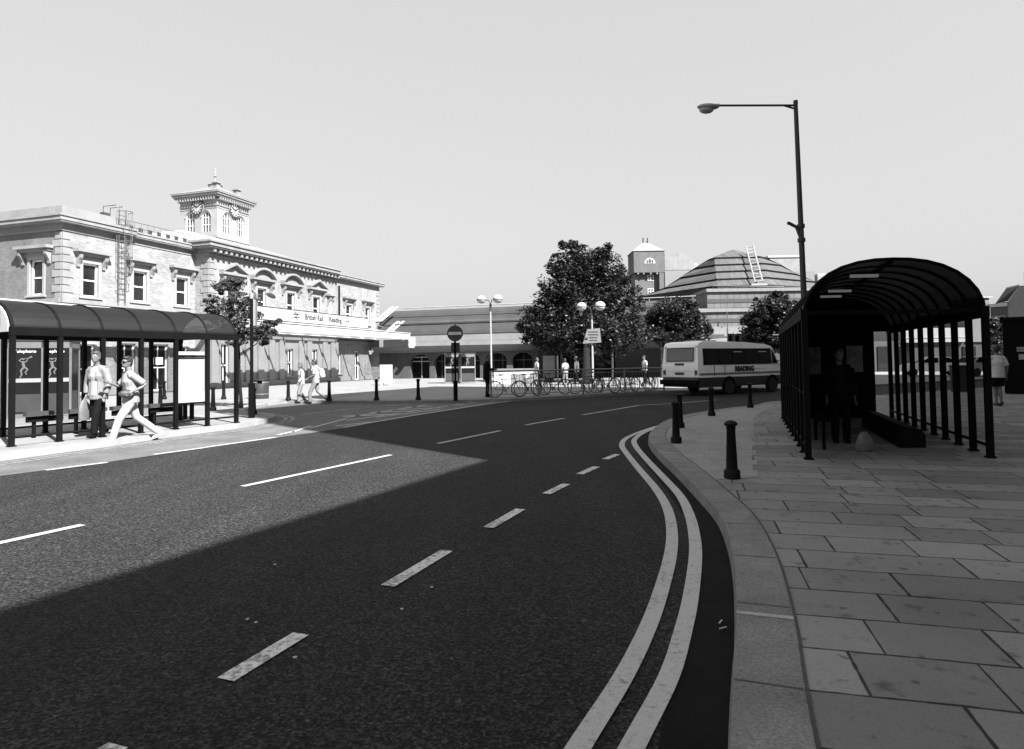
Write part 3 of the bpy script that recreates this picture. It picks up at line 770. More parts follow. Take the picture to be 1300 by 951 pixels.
e = MB(); hw = w_ / 2 + .52; c4 = [(-1, -1), (1, -1), (1, 1), (-1, 1)]
e.hexa([tc + rmt @ Vector((x * hw, y * hw, 15.245)) for x, y in c4] + [tc + rmt @ Vector((x * .5, y * .5, 16.1)) for x, y in c4]); add('tower_roof', e, m_lead, tb)
e = MB(); e.lathe([(.5, 16.05), (.5, 16.3), (.58, 16.34), (.55, 16.4), (.26, 16.56), (.1, 16.64), (.045, 16.72), (.045, 17.0), (.12, 17.07), (.12, 17.15), (.03, 17.22), (.025, 17.75), (0, 17.78)], tc, 12)
for z, L in ((17.4, .32), (17.66, .24)): e.box(tc + Vector((0, 0, z)), (L, .05, .12), 1.1)
add('finial', e, m_stone, tb, True)
for x, y in ((-1, -1), (1, -1), (1, 1)):
    e = MB(); cc = tc + rmt @ Vector((x * 1.15, y * 1.15, 15.45)); e.box(cc + Vector((0, 0, .3)), (.4, .4, .7), rm=rmt); e.box(cc + Vector((0, 0, .69)), (.62, .62, .08), rm=rmt); add('roof_vent', e, m_stone, tb)
# small box on the roof edge under the tower
b = MB(); b.box(W(8.9, 10.6, -4.0), (.7, .5, .7), rm=Fm.rm); add('roof_box', b, m_grey, st)
# roof access ladder with its hoops and handrails, rail along the gutter
b = MB(); L0 = lambda a, z, o: Fl.w(a, z, o)
for a in (3.15, 3.6): b.tube([L0(a, 5.3, .28), L0(a, 10.6, .28), L0(a, 10.9, .1), L0(a, 10.9, -.9), L0(a, 10.1, -.9)], .028, 5)
for i in range(17): b.tube([L0(3.15, 5.5 + i * .3, .28), L0(3.6, 5.5 + i * .3, .28)], .017, 4)
lad = add('roof_ladder', b, m_galv, st)
b = MB()
for z in (7.0, 7.9, 8.8, 9.7, 10.5): b.tube([L0(3.375 + .37 * math.cos(t), z, .28 + .62 * math.sin(t)) for t in [PI * i / 8 for i in range(9)]], .02, 4)
for t in (.0, .8, 1.57, 2.34, 3.14): b.tube([L0(3.375 + .37 * math.cos(t), 7.0, .28 + .62 * math.sin(t)), L0(3.375 + .37 * math.cos(t), 10.5, .28 + .62 * math.sin(t))], .016, 4)
for z in (6, 8.3): 
    for a in (3.15, 3.6): b.tube([L0(a, z, 0), L0(a, z, .28)], .02, 4)
add('safety_cage', b, m_galv, lad)
b = MB()
for i in range(12): a = 3.9 + i * .46; b.tube([L0(a, 9.5, .1), L0(a, 10.15, .1)], .018, 4)
for z in (9.82, 10.15): b.tube([L0(3.7, z, .1), L0(9.0, z, .1)], .018, 4)
add('gutter_rail', b, m_galv, st)
for i in range(7): b = MB(); Fl.box(b, 4.35 + i * .68, 4.63 + i * .68, 9.58, 9.98, -.35, -.3); add('roof_louvre', b, m_dark, st)
b = MB(); Fl.box(b, 2.75, 3.15, 9.75, 10.45, -.7, -.4); add('roof_hatch', b, m_dark, st)

# ------------------------------------------------------------------ arched building beside the station
Fa = Front((-13.06, 63.5, 0), SN, -SD)
ab = thing('arcade_building', 'low brick building with round arches, white fascia and stepped slate roofs beside the station', 'building', Fa.P)
b = MB(); ars = [(4.35, 1.0), (6.9, 1.0), (9.55, .95), (12.15, .97), (14.65, .95), (17.2, .95), (19.8, .95)]
n = 12
xs = [-.3] + [v for c, h in ars for v in (c - h, c + h)] + [30]
for i in range(0, len(xs), 2): b.quad(Fa.w(xs[i], 0), Fa.w(xs[i + 1], 0), Fa.w(xs[i + 1], 2.95), Fa.w(xs[i], 2.95))
for c, h in ars:
    pts = [(c - h * math.cos(PI * i / n), 1.75 + .68 * math.sin(PI * i / n)) for i in range(n + 1)]
    for (p, q_), (p2, q2) in zip(pts, pts[1:]):
        b.quad(Fa.w(p, q_), Fa.w(p2, q2), Fa.w(p2, 2.95), Fa.w(p, 2.95)); b.quad(Fa.w(p, q_), Fa.w(p2, q2), Fa.w(p2, q2, -.5), Fa.w(p, q_, -.5))
    for x in (c - h, c + h): b.quad(Fa.w(x, 0), Fa.w(x, 1.75), Fa.w(x, 1.75, -.5), Fa.w(x, 0, -.5))
m_ab = brick('brown_brick', .06, stain=.15)
add('arched_wall', b, m_ab, ab)
for j, (c, h) in enumerate(ars):
    g = MB(); Fa.box(g, c - h - .05, c + h + .05, 0.0, 2.5, -.62, -.55); wn = add('arch_glazing', g, m_black, ab)
    f = MB()
    for x in ((c - h * .45, c + h * .45) if j % 2 else (c - .03,)): Fa.box(f, x - .03, x + .03, .05, 2.3, -.55, -.48)
    Fa.box(f, c - h, c + h, 1.72, 1.8, -.549, -.47); Fa.box(f, c - h * .8, c + h * .8, 2.12, 2.2, -.548, -.5) if j == 0 else None
    add('glazing_bars', f, m_dark if j else m_grey, wn)
b = MB(); Fa.box(b, -.3, 30, 0, 2.9, -5.2, -5.0); Fa.box(b, -.3, 30, .001, .02, -5, -.7); add('shop_back_wall', b, m_inside, ab)
b = MB()                                  # curved soffit under the fascia
pr = [(-.02, 2.6), (.05, 2.62), (.35, 2.74), (.75, 2.95), (1.0, 3.15), (.9, 3.2), (-.02, 3.2)]
b.prism([Fa.w(-.3, z, o) for o, z in pr], SN * 30.3); add('soffit', b, M('soffit_board', .14, .6), ab)
b = MB(); Fa.box(b, 1.0, 30, 3.2, 4.25, .88, 1.02)
for x in (3.9, 9.7, 15.5, 21.3): Fa.box(b, x - .02, x + .02, 3.2, 4.24, 1.02, 1.035)
Fa.box(b, 1.0, 30, 3.62, 3.64, 1.02, 1.03); add('fascia', b, M('arcade_fascia', .19, .5, .15, 1), ab)
b = MB(); Fa.box(b, 1.0, 30, 4.25, 4.33, .7, 1.06); add('fascia_capping', b, m_dark, ab)
b = MB()
for o0, z0, o1, z1 in ((.7, 4.3, -.2, 5.25), (-.35, 5.35, -1.0, 6.1), (-1.05, 6.15, -1.7, 6.85)):
    b.hexa([Fa.w(-.3, z0, o0), Fa.w(-.3, z0, -9), Fa.w(30, z0, -9), Fa.w(30, z0, o0), Fa.w(-.3, z1, o1), Fa.w(-.3, z1, -9), Fa.w(30, z1, -9), Fa.w(30, z1, o1)])
add('slate_roof', b, m_slate, ab)
for z, o in ((5.42, -.22), (7.1, -1.75)):
    b = MB(); b.tube([Fa.w(1.6, z, o), Fa.w(30, z, o)], .05, 6)
    for i in range(16): b.tube([Fa.w(1.7 + i * 1.87, z - .35, o), Fa.w(1.7 + i * 1.87, z, o)], .03, 5)
    add('roof_rail', b, m_dark if z < 6 else m_grey, ab)
for a, z, L in ((.55, 4.3, 2.), (-.1, 5.75, 2.)):
    b = MB()
    for k in (0, .55): b.prism([Fa.w(a + k, z, .75), Fa.w(a + k + .28, z, .75), Fa.w(a + k + 1.38, z + 1.45, -.6), Fa.w(a + k + 1.10, z + 1.45, -.6)], -SD * -.12)
    for i in range(8): t = i / 8; b.tube([Fa.w(a + 1.1 * t, z + 1.45 * t, .75 - 1.35 * t), Fa.w(a + .83 + 1.1 * t, z + 1.45 * t, .75 - 1.35 * t)], .03, 4)
    add('roof_stair', b, m_white, ab)
b = MB(); Fa.box(b, 3.7, 4.4, 3.2, 4.1, 1.05, 1.12); Fa.box(b, 3.9, 4.3, 3.05, 3.22, 1.05, 1.4); add('floodlight', b, m_fascia, ab)
# dark shop range behind the trees
Fs = Front(Fa.w(17.7, 0, 3.0), Vector((.985, .17, 0)).normalized(), Vector((.17, -.985, 0)).normalized())
sh = thing('shop_building', 'long dark low shop front under an added shade canopy behind the plane trees', 'building', Fs.P)
b = MB(); Fs.wall(b, 0, 14, 0, 4.6, [(1 + i * 4.2, 4.6 + i * 4.2, .4, 2.9) for i in range(3)], .3); b.quad(Fs.w(14, 0), Fs.w(14, 4.6), Fs.w(14, 4.6, -8), Fs.w(14, 0, -8)); b.quad(Fs.w(0, 0), Fs.w(0, 4.6), Fs.w(0, 4.6, -8), Fs.w(0, 0, -8)); add('wall', b, brick('dark_brick', .014), sh)
for i in range(3):
    g = MB(); Fs.box(g, 1 + i * 4.2, 4.6 + i * 4.2, .4, 2.9, -.26, -.22); w = add('shop_window', g, m_black, sh)
    g = MB(); [Fs.box(g, 1 + i * 4.2 + k, 1.06 + i * 4.2 + k, .4, 2.9, -.22, -.16) for k in (0, 1.15, 2.35, 3.54)]; add('mullions', g, m_dark, w)
b = MB(); Fs.box(b, 0, 14, 3.2, 3.32, .0, .5); Fs.box(b, 0, 14, 3.62, 3.7, 0, .4); add('fascia_strip', b, m_dark, sh)
b = MB(); Fs.box(b, -.2, 14.2, 3.32, 3.62, .41, 4.2); add('canopy', b, m_dark, sh)  # deep canopy added to put the shop front in shade
for i in range(4): b = MB(); b.tube([Fs.w(.3 + i * 4.2, 0, 4.0), Fs.w(.3 + i * 4.2, 3.3, 4.0)], .09, 8); add('shade_canopy_post', b, m_dark, sh)  # posts carrying the added canopy
b = MB(); Fs.box(b, 0, 14, 4.55, 4.8, -8, .3); add('roof', b, m_dark, sh)

# ------------------------------------------------------------------ stepped pyramid-roofed block, brick tower and blocks behind
ax = thing('stepped_roof_building', 'large modern block with a stepped slate pyramid roof and white ladder behind the bus', 'building', D(935, 480, 90) * Vector((1, 1, 0)) if False else (29.5, 92, 0))
m_tier = lined('pyramid_slate', .078, .45, .3, .9, .12)
m_cop = M('grey_coping', .14, .8, .15)
m_tierf = lined('block_cladding', .11, .9, .25, .7, .1)
Lx = [((816, 375.7), 100.5), ((844, 365), 101), ((863.7, 352), 101.5), ((882, 340), 101.5), ((900, 329), 100)]
FLx = [((911, 362), 90), ((910, 353.8), 91.5), ((908.8, 344.3), 93), ((907.8, 335.6), 94.5), ((907.2, 326.8), 96)]
FRx = [((975, 361), 90.3), ((973, 351.5), 91.8), ((971, 342), 93.3), ((969, 333.6), 94.8), ((965, 325.2), 96)]
Rx = [((1056, 366), 101), ((1034, 357), 101), ((1011.5, 347.5), 101.5), ((991.5, 336), 101.5), ((972, 327), 100)]
lv = [[D(*c[i][0], c[i][1]) for c in (Lx, FLx, FRx, Rx)] for i in range(5)]
back = [(Vector((26, 118, q[1].z)), Vector((48, 118, q[2].z))) for q in lv]
b = MB(); lip = MB()
for i in range(4):
    lo, hi = lv[i], lv[i + 1]
    zz = Vector((0, 0, -.28))
    lo_ = [p.copy() for p in lo]
    for k in range(3): b.quad(lo_[k], lo_[k + 1], hi[k + 1] + zz, hi[k] + zz)
    for k in range(3): lip.quad(hi[k] + zz, hi[k + 1] + zz, hi[k + 1], hi[k])
    bk = lambda p, dx: Vector((p.x * 1.12 + dx, p.y * 1.12, p.z)); b.quad(lo_[3], bk(lo[3], -1.5), bk(hi[3], -1.5), hi[3]); b.quad(bk(lo[0], 1.5), lo_[0], hi[0], bk(hi[0], 1.5))
ap = D(931, 317, 101); t4 = lv[4]
b.quad(t4[0], t4[1], ap, ap + Vector((-.3, 1, 0))); b.bm.faces.new([b.bm.verts.new(p) for p in (t4[1], t4[2], ap)]); b.bm.faces.new([b.bm.verts.new(p) for p in (t4[2], t4[3], ap)])
add('stepped_roof', b, m_tier, ax); add('roof_lips', lip, m_black, ax)
b = MB(); base = lv[0]
b.quad(base[0], base[1], Vector((base[1].x, base[1].y, 0)), Vector((base[0].x, base[0].y, 0))); b.quad(base[1], base[2], Vector((base[2].x, base[2].y, 0)), Vector((base[1].x, base[1].y, 0))); b.quad(base[2], base[3], Vector((base[3].x, base[3].y, 0)), Vector((base[2].x, base[2].y, 0)))
for f in (.25, .5, .75): pass
add('wall', b, lined('dark_boarding', .03, 1.3, .6, .8, .35, False), ax)
def slabbox(px0, px1, y0, y1, Y, dep, name, mat, parent, bev=0.):
    a = D(px0, y0, Y); c = D(px1, y1, Y); mb = MB(); mb.box(((a.x + c.x) / 2, Y + dep / 2, (a.z + c.z) / 2), (c.x - a.x, dep, abs(a.z - c.z)))
    return add(name, mb, mat, parent, bevel=bev)
slabbox(897.5, 1075, 368, 388.5, 86, 12, 'upper_storey', m_tierf, ax); slabbox(896.8, 1076, 366.6, 368, 85.7, 12, 'coping', m_cop, ax)
slabbox(899, 1075, 388.5, 391.5, 86.6, 10, 'window_strip', m_black, ax); slabbox(882.5, 1080, 393.5, 415.2, 84.6, 12, 'middle_storey', m_tierf, ax); slabbox(880, 1082, 391.9, 393.5, 84.3, 12, 'coping', m_cop, ax); slabbox(878, 1084, 415.2, 416.3, 84.2, 12, 'coping', m_cop, ax)
slabbox(897.5, 1075, 379.8, 382, 85.93, .2, 'cladding_band', m_dark, ax); slabbox(882.5, 1080, 405, 407, 84.53, .2, 'cladding_band', m_dark, ax)
slabbox(840, 1090, 416.6, 470, 85.2, 10, 'lower_storey', m_dark, ax)
b = MB(); a, c = D(860, 417, 83.6), D(955.5, 455, 83.6); rr = 2.3
pts = [(a.x, c.z), (c.x, c.z), (c.x, a.z - rr)] + [(c.x - rr + rr * math.cos(t), a.z - rr + rr * math.sin(t)) for t in [PI / 2 * i / 8 for i in range(1, 9)]] + [(a.x, a.z)]
b.prism([(x, 83.6, z) for x, z in pts], (0, .5, 0)); add('concrete_front', b, M('pale_concrete', .15, .8, .15), ax)
b = MB(); 
for px in (890.5, 923.7): a = D(px, 417, 83.55); b.box((a.x, 83.58, 4), (.12, .06, 7.2))
a = D(860, 428.6, 83.55); b.box((a.x + 3.2, 83.575, a.z), (7, .05, .14)); add('concrete_joints', b, m_dark, ax)
b = MB()                                  # white ladder on the pyramid
p0 = [D(957.5, 361, 89.6), D(967, 360, 89.6)]; p1 = [D(946, 317.5, 97), D(955, 316.5, 97)]
for a, c in zip(p0, p1): b.tube([a + Vector((0, -.35, .25)), c + Vector((0, -.35, .5))], .12, 5)
for i in range(11): t = i / 10; b.tube([p0[0].lerp(p1[0], t) + Vector((0, -.35, .35)), p0[1].lerp(p1[1], t) + Vector((0, -.35, .35))], .065, 4)
a = D(961, 361.5, 89); b.box(a + Vector((.2, 0, 0)), (2.2, .8, .25)); add('roof_ladder', b, M('pale_ladder_paint', .2, .6), ax)
a, c = D(905, 363, 88.6), D(995, 364.5, 88.6); b = MB(); b.tube([a, c], .12, 5)
for i in range(9): q = a.lerp(c, i / 8); b.tube([q, q - Vector((0, 0, .5))], .06, 4)
add('roof_rail', b, m_dark, ax)
# brick lift tower with corrugated box
bt = thing('brick_tower', 'square brick tower with a half round window and shallow roof above the plane tree', 'tower', (22, 122, 0))
mbk = brick('mid_brick', .09, stain=.1)
slabbox(804.3, 843.8, 318.3, 345.5, 122, 6.0, 'upper_wall', mbk, bt); slabbox(806, 837, 345.5, 380, 123.0, 4.5, 'recessed_wall', mbk, bt); slabbox(837, 843.7, 345.6, 380, 122.05, 5.9, 'pier', mbk, bt)
a, c = D(804.3, 345.5, 122), D(843.8, 318.3, 122); hw = (c.x - a.x) / 2; mx = (a.x + c.x) / 2
b = MB(); cor = [(-1, -1), (1, -1), (1, 1), (-1, 1)]; apx = Vector((mx - .2, 125, D(823, 306, 125).z))
vs = [Vector((mx + x * (hw + .15), 125 + y * 3.15, c.z)) for x, y in cor]
for i in range(4): b.bm.faces.new([b.bm.verts.new(p) for p in (vs[i], vs[(i + 1) % 4], apx)])
add('roof', b, m_lead, bt)
b = MB(); q = D(825, 334.3, 121.98); rw = .98
pts = [(q.x + rw * math.cos(t), q.z + rw * math.sin(t)) for t in [PI * i / 12 for i in range(13)]]
b.prism([(x, 121.9, z) for x, z in pts], (0, .08, 0)); wn = add('window', b, m_white, bt)
b = MB()
for x0, x1, h in ((-.68, -.3, .5), (-.22, .22, .75), (.3, .68, .5)): b.box((q.x + (x0 + x1) / 2, 121.88, q.z + .1 + h / 2), (x1 - x0, .06, h))
add('pane', b, m_dark, wn)
for px, py in ((826, 353), (826, 370)): 
    b = MB(); w = D(px, py, 122.95); b.box(w, (1.1, .1, 1.1)); wn = add('window', b, m_white, bt); b = MB(); [b.box(w + Vector((x, -.04, z)), (.4, .08, .4)) for x in (-.26, .26) for z in (-.26, .26)]; add('pane', b, m_dark, wn)
for px in (816.5, 822): b = MB(); w = D(px, 308, 124.4); b.tube([w, w + Vector((0, 0, .9))], .13, 6); add('flue', b, m_dark, bt)
b = MB()
for px in (810, 817, 826, 834): w = D(px, 347, 122.3); b.box(w, (.25, .5, .4))
add('corbels', b, m_stone, bt)
cb_ = thing('plant_room_building', 'pale corrugated metal plant room on a grey wall beside the brick tower', 'building', (31, 124, 0))
m_corr = lined('corrugated_sheet', .2, .45, .18, .5, .04)
a, c = D(844, 343, 124), D(880, 321, 124); d_ = D(868, 321, 124)
b = MB(); b.prism([(a.x, 124, a.z), (c.x, 124, a.z), (c.x, 124, D(880, 329, 124).z), (d_.x, 124, c.z), (a.x, 124, c.z)], (0, 7, 0)); add('metal_box', b, m_corr, cb_)
slabbox(844, 900, 343.5, 366, 123.8, 8, 'wall', M('grey_render', .15, .8, .1), cb_); slabbox(880.5, 886, 334, 343, 125, 3, 'vent', m_grey, cb_)
ob = thing('grey_roofed_building', 'pale flat topped block with a sloping side behind the stepped roof and lamp post', 'building', (55, 132, 0))
a, c = D(972, 346, 132), D(1018, 326, 132); e_ = D(1035.5, 346, 132)
b = MB(); b.prism([(a.x, 132, a.z), (e_.x, 132, a.z), (c.x, 132, c.z), (D(978, 326, 132).x, 132, c.z)], (0, 10, 0)); add('metal_roof', b, m_corr, ob)
slabbox(972, 1035.5, 346.2, 400, 132, 10, 'wall', M('grey_render_wall', .14, .8, .1), ob); slabbox(975, 1017, 324.6, 326.4, 131.8, 10, 'coping', m_grey, ob)
ob = thing('far_office_block', 'small pale far block with two dark windows seen beside the curved shelter roof', 'building', (66, 140, 0))
slabbox(1038, 1060, 350, 420, 140, 9, 'wall', M('pale_render', .19, .8, .1), ob); slabbox(1038, 1052, 347.5, 350, 140.2, 6, 'roof', m_grey, ob)
for px in (1037.8, 1042.6): slabbox(px, px + 2.8, 356, 358.6, 139.8, .3, 'window', m_dark, ob)
# ------------------------------------------------------------------ bus shelters
def arch(t, e=2.35):                      # t -1..1 across -> height 0..1
    return max(0., 1 - abs(t) ** e) ** (1 / 2.05)
def shelter(name, label, P, u, L, w, nb, eave, crown, roofm, glassm, group=None, pw=.085):
    """barrel roofed shelter: P near corner, u unit length vector, w full width vector"""
    P, u, w = Vector(P), Vector(u), Vector(w); Z = Vector((0, 0, 1)); wn = w.normalized()
    t = thing(name, label, 'bus shelter', P + w / 2, group)
    rm = Matrix((u, Z.cross(u), Z)).transposed()
    ts = [-1 + 2 * i / 16 for i in range(17)]; ts = [math.sin(x * PI / 2) for x in ts]
    prof = lambda a, k=1.: [P + u * a + w * (.5 + .5 * x * k) + Z * (eave - P.z + (crown - eave) * arch(x) * k + .0) for x in ts]
    for i in range(nb + 1):
        a = L * i / nb
        for sd, off in ((0, w * 0), (1, w)):
            b = MB(); b.box(P + u * a + off + Z * (eave - P.z) / 2, (pw, pw, eave - P.z), rm=rm)
            b.box(P + u * a + off + Z * .012, (.13, .13, .02), rm=rm); add('post', b, m_black, t)
        b = MB(); b.tube(prof(a, 1.004), .026, 6); add('rib', b, m_black, t)
    for i in range(nb):
        a0, a1 = L * i / nb + .02, L * (i + 1) / nb - .02; A_, B_ = prof(a0), prof(a1); b = MB()
        for k in range(16): b.quad(A_[k], A_[k + 1], B_[k + 1], B_[k])
        add('roof_panel', b, roofm, t, True)
    for off in (w * 0, w):
        b = MB(); b.box(P + u * L / 2 + off + Z * (eave - P.z + .03), (L + .1, .10, .16), rm=rm); add('eave_beam', b, m_black, t)
        b = MB(); b.tube([P + off + Z * .17, P + off + u * L + Z * .17], .025, 6); add('bottom_rail', b, m_black, t)
    for a in (0, L):
        b = MB(); q = P + u * a + Z * (eave - P.z + .02); b.prism([q - u * .03, q + u * .03, q + u * .03 + Z * .06, q - u * .03 + Z * .06], w); add('tie_beam', b, m_black, t)
    b = MB(); q = P + w * .5 + Z * (crown - P.z - .03); b.tube([q, q + u * L], .03, 6); add('ridge_rail', b, m_black, t)
    return t
# right-hand shelter
NL, NR, FL = G(1026.5, 583, PZ), G(1257.5, 581, PZ), G(998.6, 532, PZ)
ru = Vector((.340, .9405, 0)).normalized(); rw = NR - NL; RL = 6.75
rs = shelter('bus_shelter', 'black bus shelter with curved smoked roof standing in the shade on the right pavement', NL, ru, RL, rw, 9, 2.22, 3.05, m_smoke, m_clear, 'barrel roofed bus shelters')
Z = Vector((0, 0, 1))
def pane(par, P, a0, a1, z0, z1, u, mat, name='glass_pane'):
    b = MB(); b.quad(P + u * a0 + Z * z0, P + u * a1 + Z * z0, P + u * a1 + Z * z1, P + u * a0 + Z * z1); return add(name, b, mat, par)
m_dim = glass('dark_pane_glass', .12, .3, .2, .008)  # dark panes for the left wall, clear ones go on the right
for i in range(9):
    a = RL / 9
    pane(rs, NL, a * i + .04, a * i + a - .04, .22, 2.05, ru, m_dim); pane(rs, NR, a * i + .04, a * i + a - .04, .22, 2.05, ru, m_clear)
b = MB(); b.tube([NL + Z * .95, NL + ru * RL + Z * .95], .02, 6); add('mid_rail', b, m_black, rs)
FE = NL + ru * RL
b = MB(); b.prism([FE + ru * .02, FE + ru * .06, FE + ru * .06 + Z * 2.1, FE + ru * .02 + Z * 2.1], rw * .86); add('end_panel', b, m_black, rs)
b = MB(); pts = [FE + ru * .03 + rw * (.5 + .5 * x) + Z * (2.1 + .83 * arch(x)) for x in [math.sin((-1 + 2 * i / 16) * PI / 2) for i in range(17)]]; b.bm.faces.new([b.bm.verts.new(p) for p in pts]); add('gable_panel', b, m_black, rs)
b = MB(); q = FE - ru * .03 + rw * .60 + Z * 1.12; b.prism([q, q + rw * .15, q + rw * .15 + Z * .64, q + Z * .64], ru * .02); add('pane_view_patch', b, M('grey_pane_view', .28, .4, .7, 5, .3, 30), rs)  # opaque grey patch painted as the dim view through a glass pane
b = MB(); q = FE - ru * .03 + rw * .24 + Z * 1.08; b.prism([q, q + rw * .12, q + rw * .12 + Z * .66, q + Z * .66], ru * .02); add('pane_view_patch', b, M('dim_pane_view', .14, .4, .7, 5, .3, 30), rs)  # second pane, its dimmer view painted the same way
for a, k in ((.9, .42), (3.4, .40), (4.6, .39)):
    b = MB(); q = NL + ru * a + rw * (k - .1) + Z * 2.78; b.prism([q, q + ru * .12, q + ru * .12 + Z * .04, q + Z * .04], rw * .17); add('strip_light', b, emit('strip_light_glow', .8, .035), rs)
b = MB()
for k in (.10,): b.box(NL + ru * 3.0 + rw * .13 + Z * .48, (4.2, .22, .04), rm=Matrix((ru, Z.cross(ru), Z)).transposed())
for a in (1.0, 2.3, 3.7, 5.0): b.box(NL + ru * a + rw * .13 + Z * .24, (.05, .05, .46), rm=Matrix((ru, Z.cross(ru), Z)).transposed())
tag(add('bench', b, m_black), 'dark slatted bench along the left side inside the shaded shelter', 'bench')
b = MB(); pr = [(.0, .0), (.42, .0), (.42, .2), (.34, .30), (.08, .34), (.0, .2)]
q = NL + rw * .60 + ru * 1.15; wn = rw.normalized()
b.prism([q + wn * x + Z * z for x, z in pr], ru * 3.6)
tag(add('bench', b, M('dark_plank', .006, .8, .4, 6, spec=.1)), 'low dark moulded bench along the right side inside the shaded shelter', 'bench')
# left-hand shelter
LN, LF = G(14.4, 567, PZ), G(300, 537, PZ); lu = (LF - LN).normalized(); LL = (LF - LN).length
lwv = Vector((-lu.y, lu.x, 0)) * 2.35
ls = shelter('bus_shelter', 'black bus shelter with curved bronze roof and number panel in front of the station', LN, lu, LL, lwv, 6, 2.33, 3.02, m_smokel, m_clear, 'barrel roofed bus shelters')
for i in (0, 1, 2, 4, 5):
    a = LL / 6; pane(ls, LN + lwv, a * i + .04, a * i + a - .04, .22, 2.15, lu, m_clear)
b = MB(); xs = [math.sin((-1 + 2 * i / 16) * PI / 2) for i in range(17)]
ga = [LN - lu * .02 + lwv * (.5 + .47 * x) + Z * (2.33 - PZ + .02 + .66 * arch(x)) for x in xs]; b.prism(ga, lu * -.03); gp = add('gable_panel', b, m_fascia, ls)
text('stop_number', '81', .42, m_letter, ls, LN - lu * .055 + lwv * .2 + Z * 2.47, -lwv, Z, .004, 'CENTER', .01, .62)
lrm = Matrix((lu, Z.cross(lu), Z)).transposed()
for a in (1.2, 2.05, 3.0, 3.9):
    b = MB(); b.box(LN + lu * a + lwv * .55 + Z * .52, (.82, .16, .09), rm=lrm); s_ = add('perch_seat', b, m_dark, ls)
    b = MB(); b.box(LN + lu * a + lwv * .57 + Z * .40, (.7, .10, .12), rm=lrm); b.box(LN + lu * (a - .2) + lwv * .58 + Z * .2, (.06, .06, .4), rm=lrm); add('seat_leg', b, m_black, s_)
# timetable board fixed in the last bays of the shelter front
ta, tz = LL * 4 / 6 + .09, .46
b = MB(); q = LN + lu * (ta) + lwv * .02; b.prism([q + Z * .62, q + Z * 1.72, q + Z * 1.72 + lwv * .02, q + Z * .62 + lwv * .02], lu * .70); tp = add('timetable_board', b, m_fascia, ls)
b = MB(); b.prism([q + Z * 1.78, q + Z * 1.86, q + Z * 1.86 + lwv * .03, q + Z * 1.78 + lwv * .03], lu * .70); add('board_header', b, m_fascia, ls)
b = MB()
for z in (.60, 1.745): b.tube([LN + lu * (LL * 4 / 6) + Z * z, LN + lu * (LL * 5 / 6) + Z * z], .022, 6)
add('board_frame', b, m_black, ls)
for px in (235, 243.5):
    p = G(px, 532, PZ); b = MB(); b.box(p + Z * .30, (.085, .085, .60), rm=lrm); tag(add('low_post', b, m_black), 'short square black post below the timetable board, %s' % ('the one closer to the low seats' if px < 240 else 'the one closer to the end post'), 'post', 'short square posts')

# ------------------------------------------------------------------ bollards
def make_bollard(label, group):
    t = thing('bollard', label, 'bollard', (0, 0, 0), group)
    b = MB(); b.lathe([(.075, .13), (.072, .2), (.055, .68), (.062, .69), (.062, .715), (.054, .72)], n=16); add('shaft', b, m_iron, t, True)
    b = MB(); b.lathe([(.105, 0), (.105, .10), (.085, .13), (.07, .135)], n=16); add('base', b, m_iron, t, True)
    b = MB(); b.lathe([(.054, .72), (.085, .75), (.088, .765), (.07, .79), (.03, .81), (0, .815)], n=16); add('cap', b, m_iron, t, True)
    return t
bol = make_bollard('black cast iron bollard standing alone on the paving, largest of the bollards', 'cast iron bollards')
place(bol, G(929.5, 607, PZ)); bol.scale = (.95, .95, .89)
for px, py, z, sc, lb in [(858.5, 562.5, PZ, .93, 'black bollard on the kerb corner in front of a second one'), (863.5, 543, PZ, .93, 'black bollard half hidden behind the one on the kerb corner'),
    (903.5, 528, PZ, .93, 'black bollard on the kerb edge below the rear wheel of the bus'), (952.5, 517.5, PZ, .93, 'black bollard on the kerb edge closest to the curved shelter'),
    (366, 508.5, PZ, 1.05, 'black bollard just left of the walking couple'), (418, 508.8, PZ, 1.06, 'black bollard just right of the walking couple'), (478, 508.5, PZ, 1.06, 'black bollard on the forecourt kerb in front of the white notice cabinet'),
    (531, 508, PZ, 1.06, 'black bollard on the forecourt kerb next to the no entry sign'), (284, 507, PZ, 1.05, 'black bollard seen between the end posts of the left shelter'),
    (270.5, 521.5, PZ, 1.0, 'black bollard behind the last timetable post of the left shelter'), (208.5, 507, PZ, 1.05, 'black bollard beyond the perch seats of the left shelter, the further one'),
    (203.5, 517.5, PZ, 1.0, 'black bollard beyond the perch seats of the left shelter, the nearer one'), (322, 526, PZ, 1.0, 'black bollard touching the foot of the tall black sign pole')]:
    d_ = dup(bol, lb, 'cast iron bollards'); place(d_, G(px, py, z)); d_.scale = (sc, sc, sc)

# ------------------------------------------------------------------ lamps, signs, street furniture
p = Vector((7.85, 17.2, PZ)); top = D(1010, 131, 17.2)
t = thing('street_lamp', 'tall dark street lamp with a long arm over the road by the right shelter', 'street lamp', p)
b = MB(); n_ = 10; b.tube([p.lerp(top, i / n_) for i in range(n_ + 1)], [.105 if i < 2 else .09 - .035 * i / n_ for i in range(n_ + 1)], 10); add('pole', b, m_dark, t, True)
b = MB(); b.lathe([(.06, 0), (.06, .12), (0, .14)], top - Vector((0, 0, .05)), 10); add('cap', b, m_dark, t)
a0 = top - Vector((0, 0, .06)); a1 = D(906, 134, 17.2)
b = MB(); b.tube([a0, a1], .03, 8); b.tube([a0 - Vector((0, 0, .1)), a0.lerp(a1, .15)], .025, 6); add('arm', b, m_dark, t)
ax_ = (a1 - a0).normalized(); lm_ = Matrix((ax_, Vector((0, 1, 0)), ax_.cross(Vector((0, 1, 0))))).transposed()
lc = D(899, 138, 17.2)
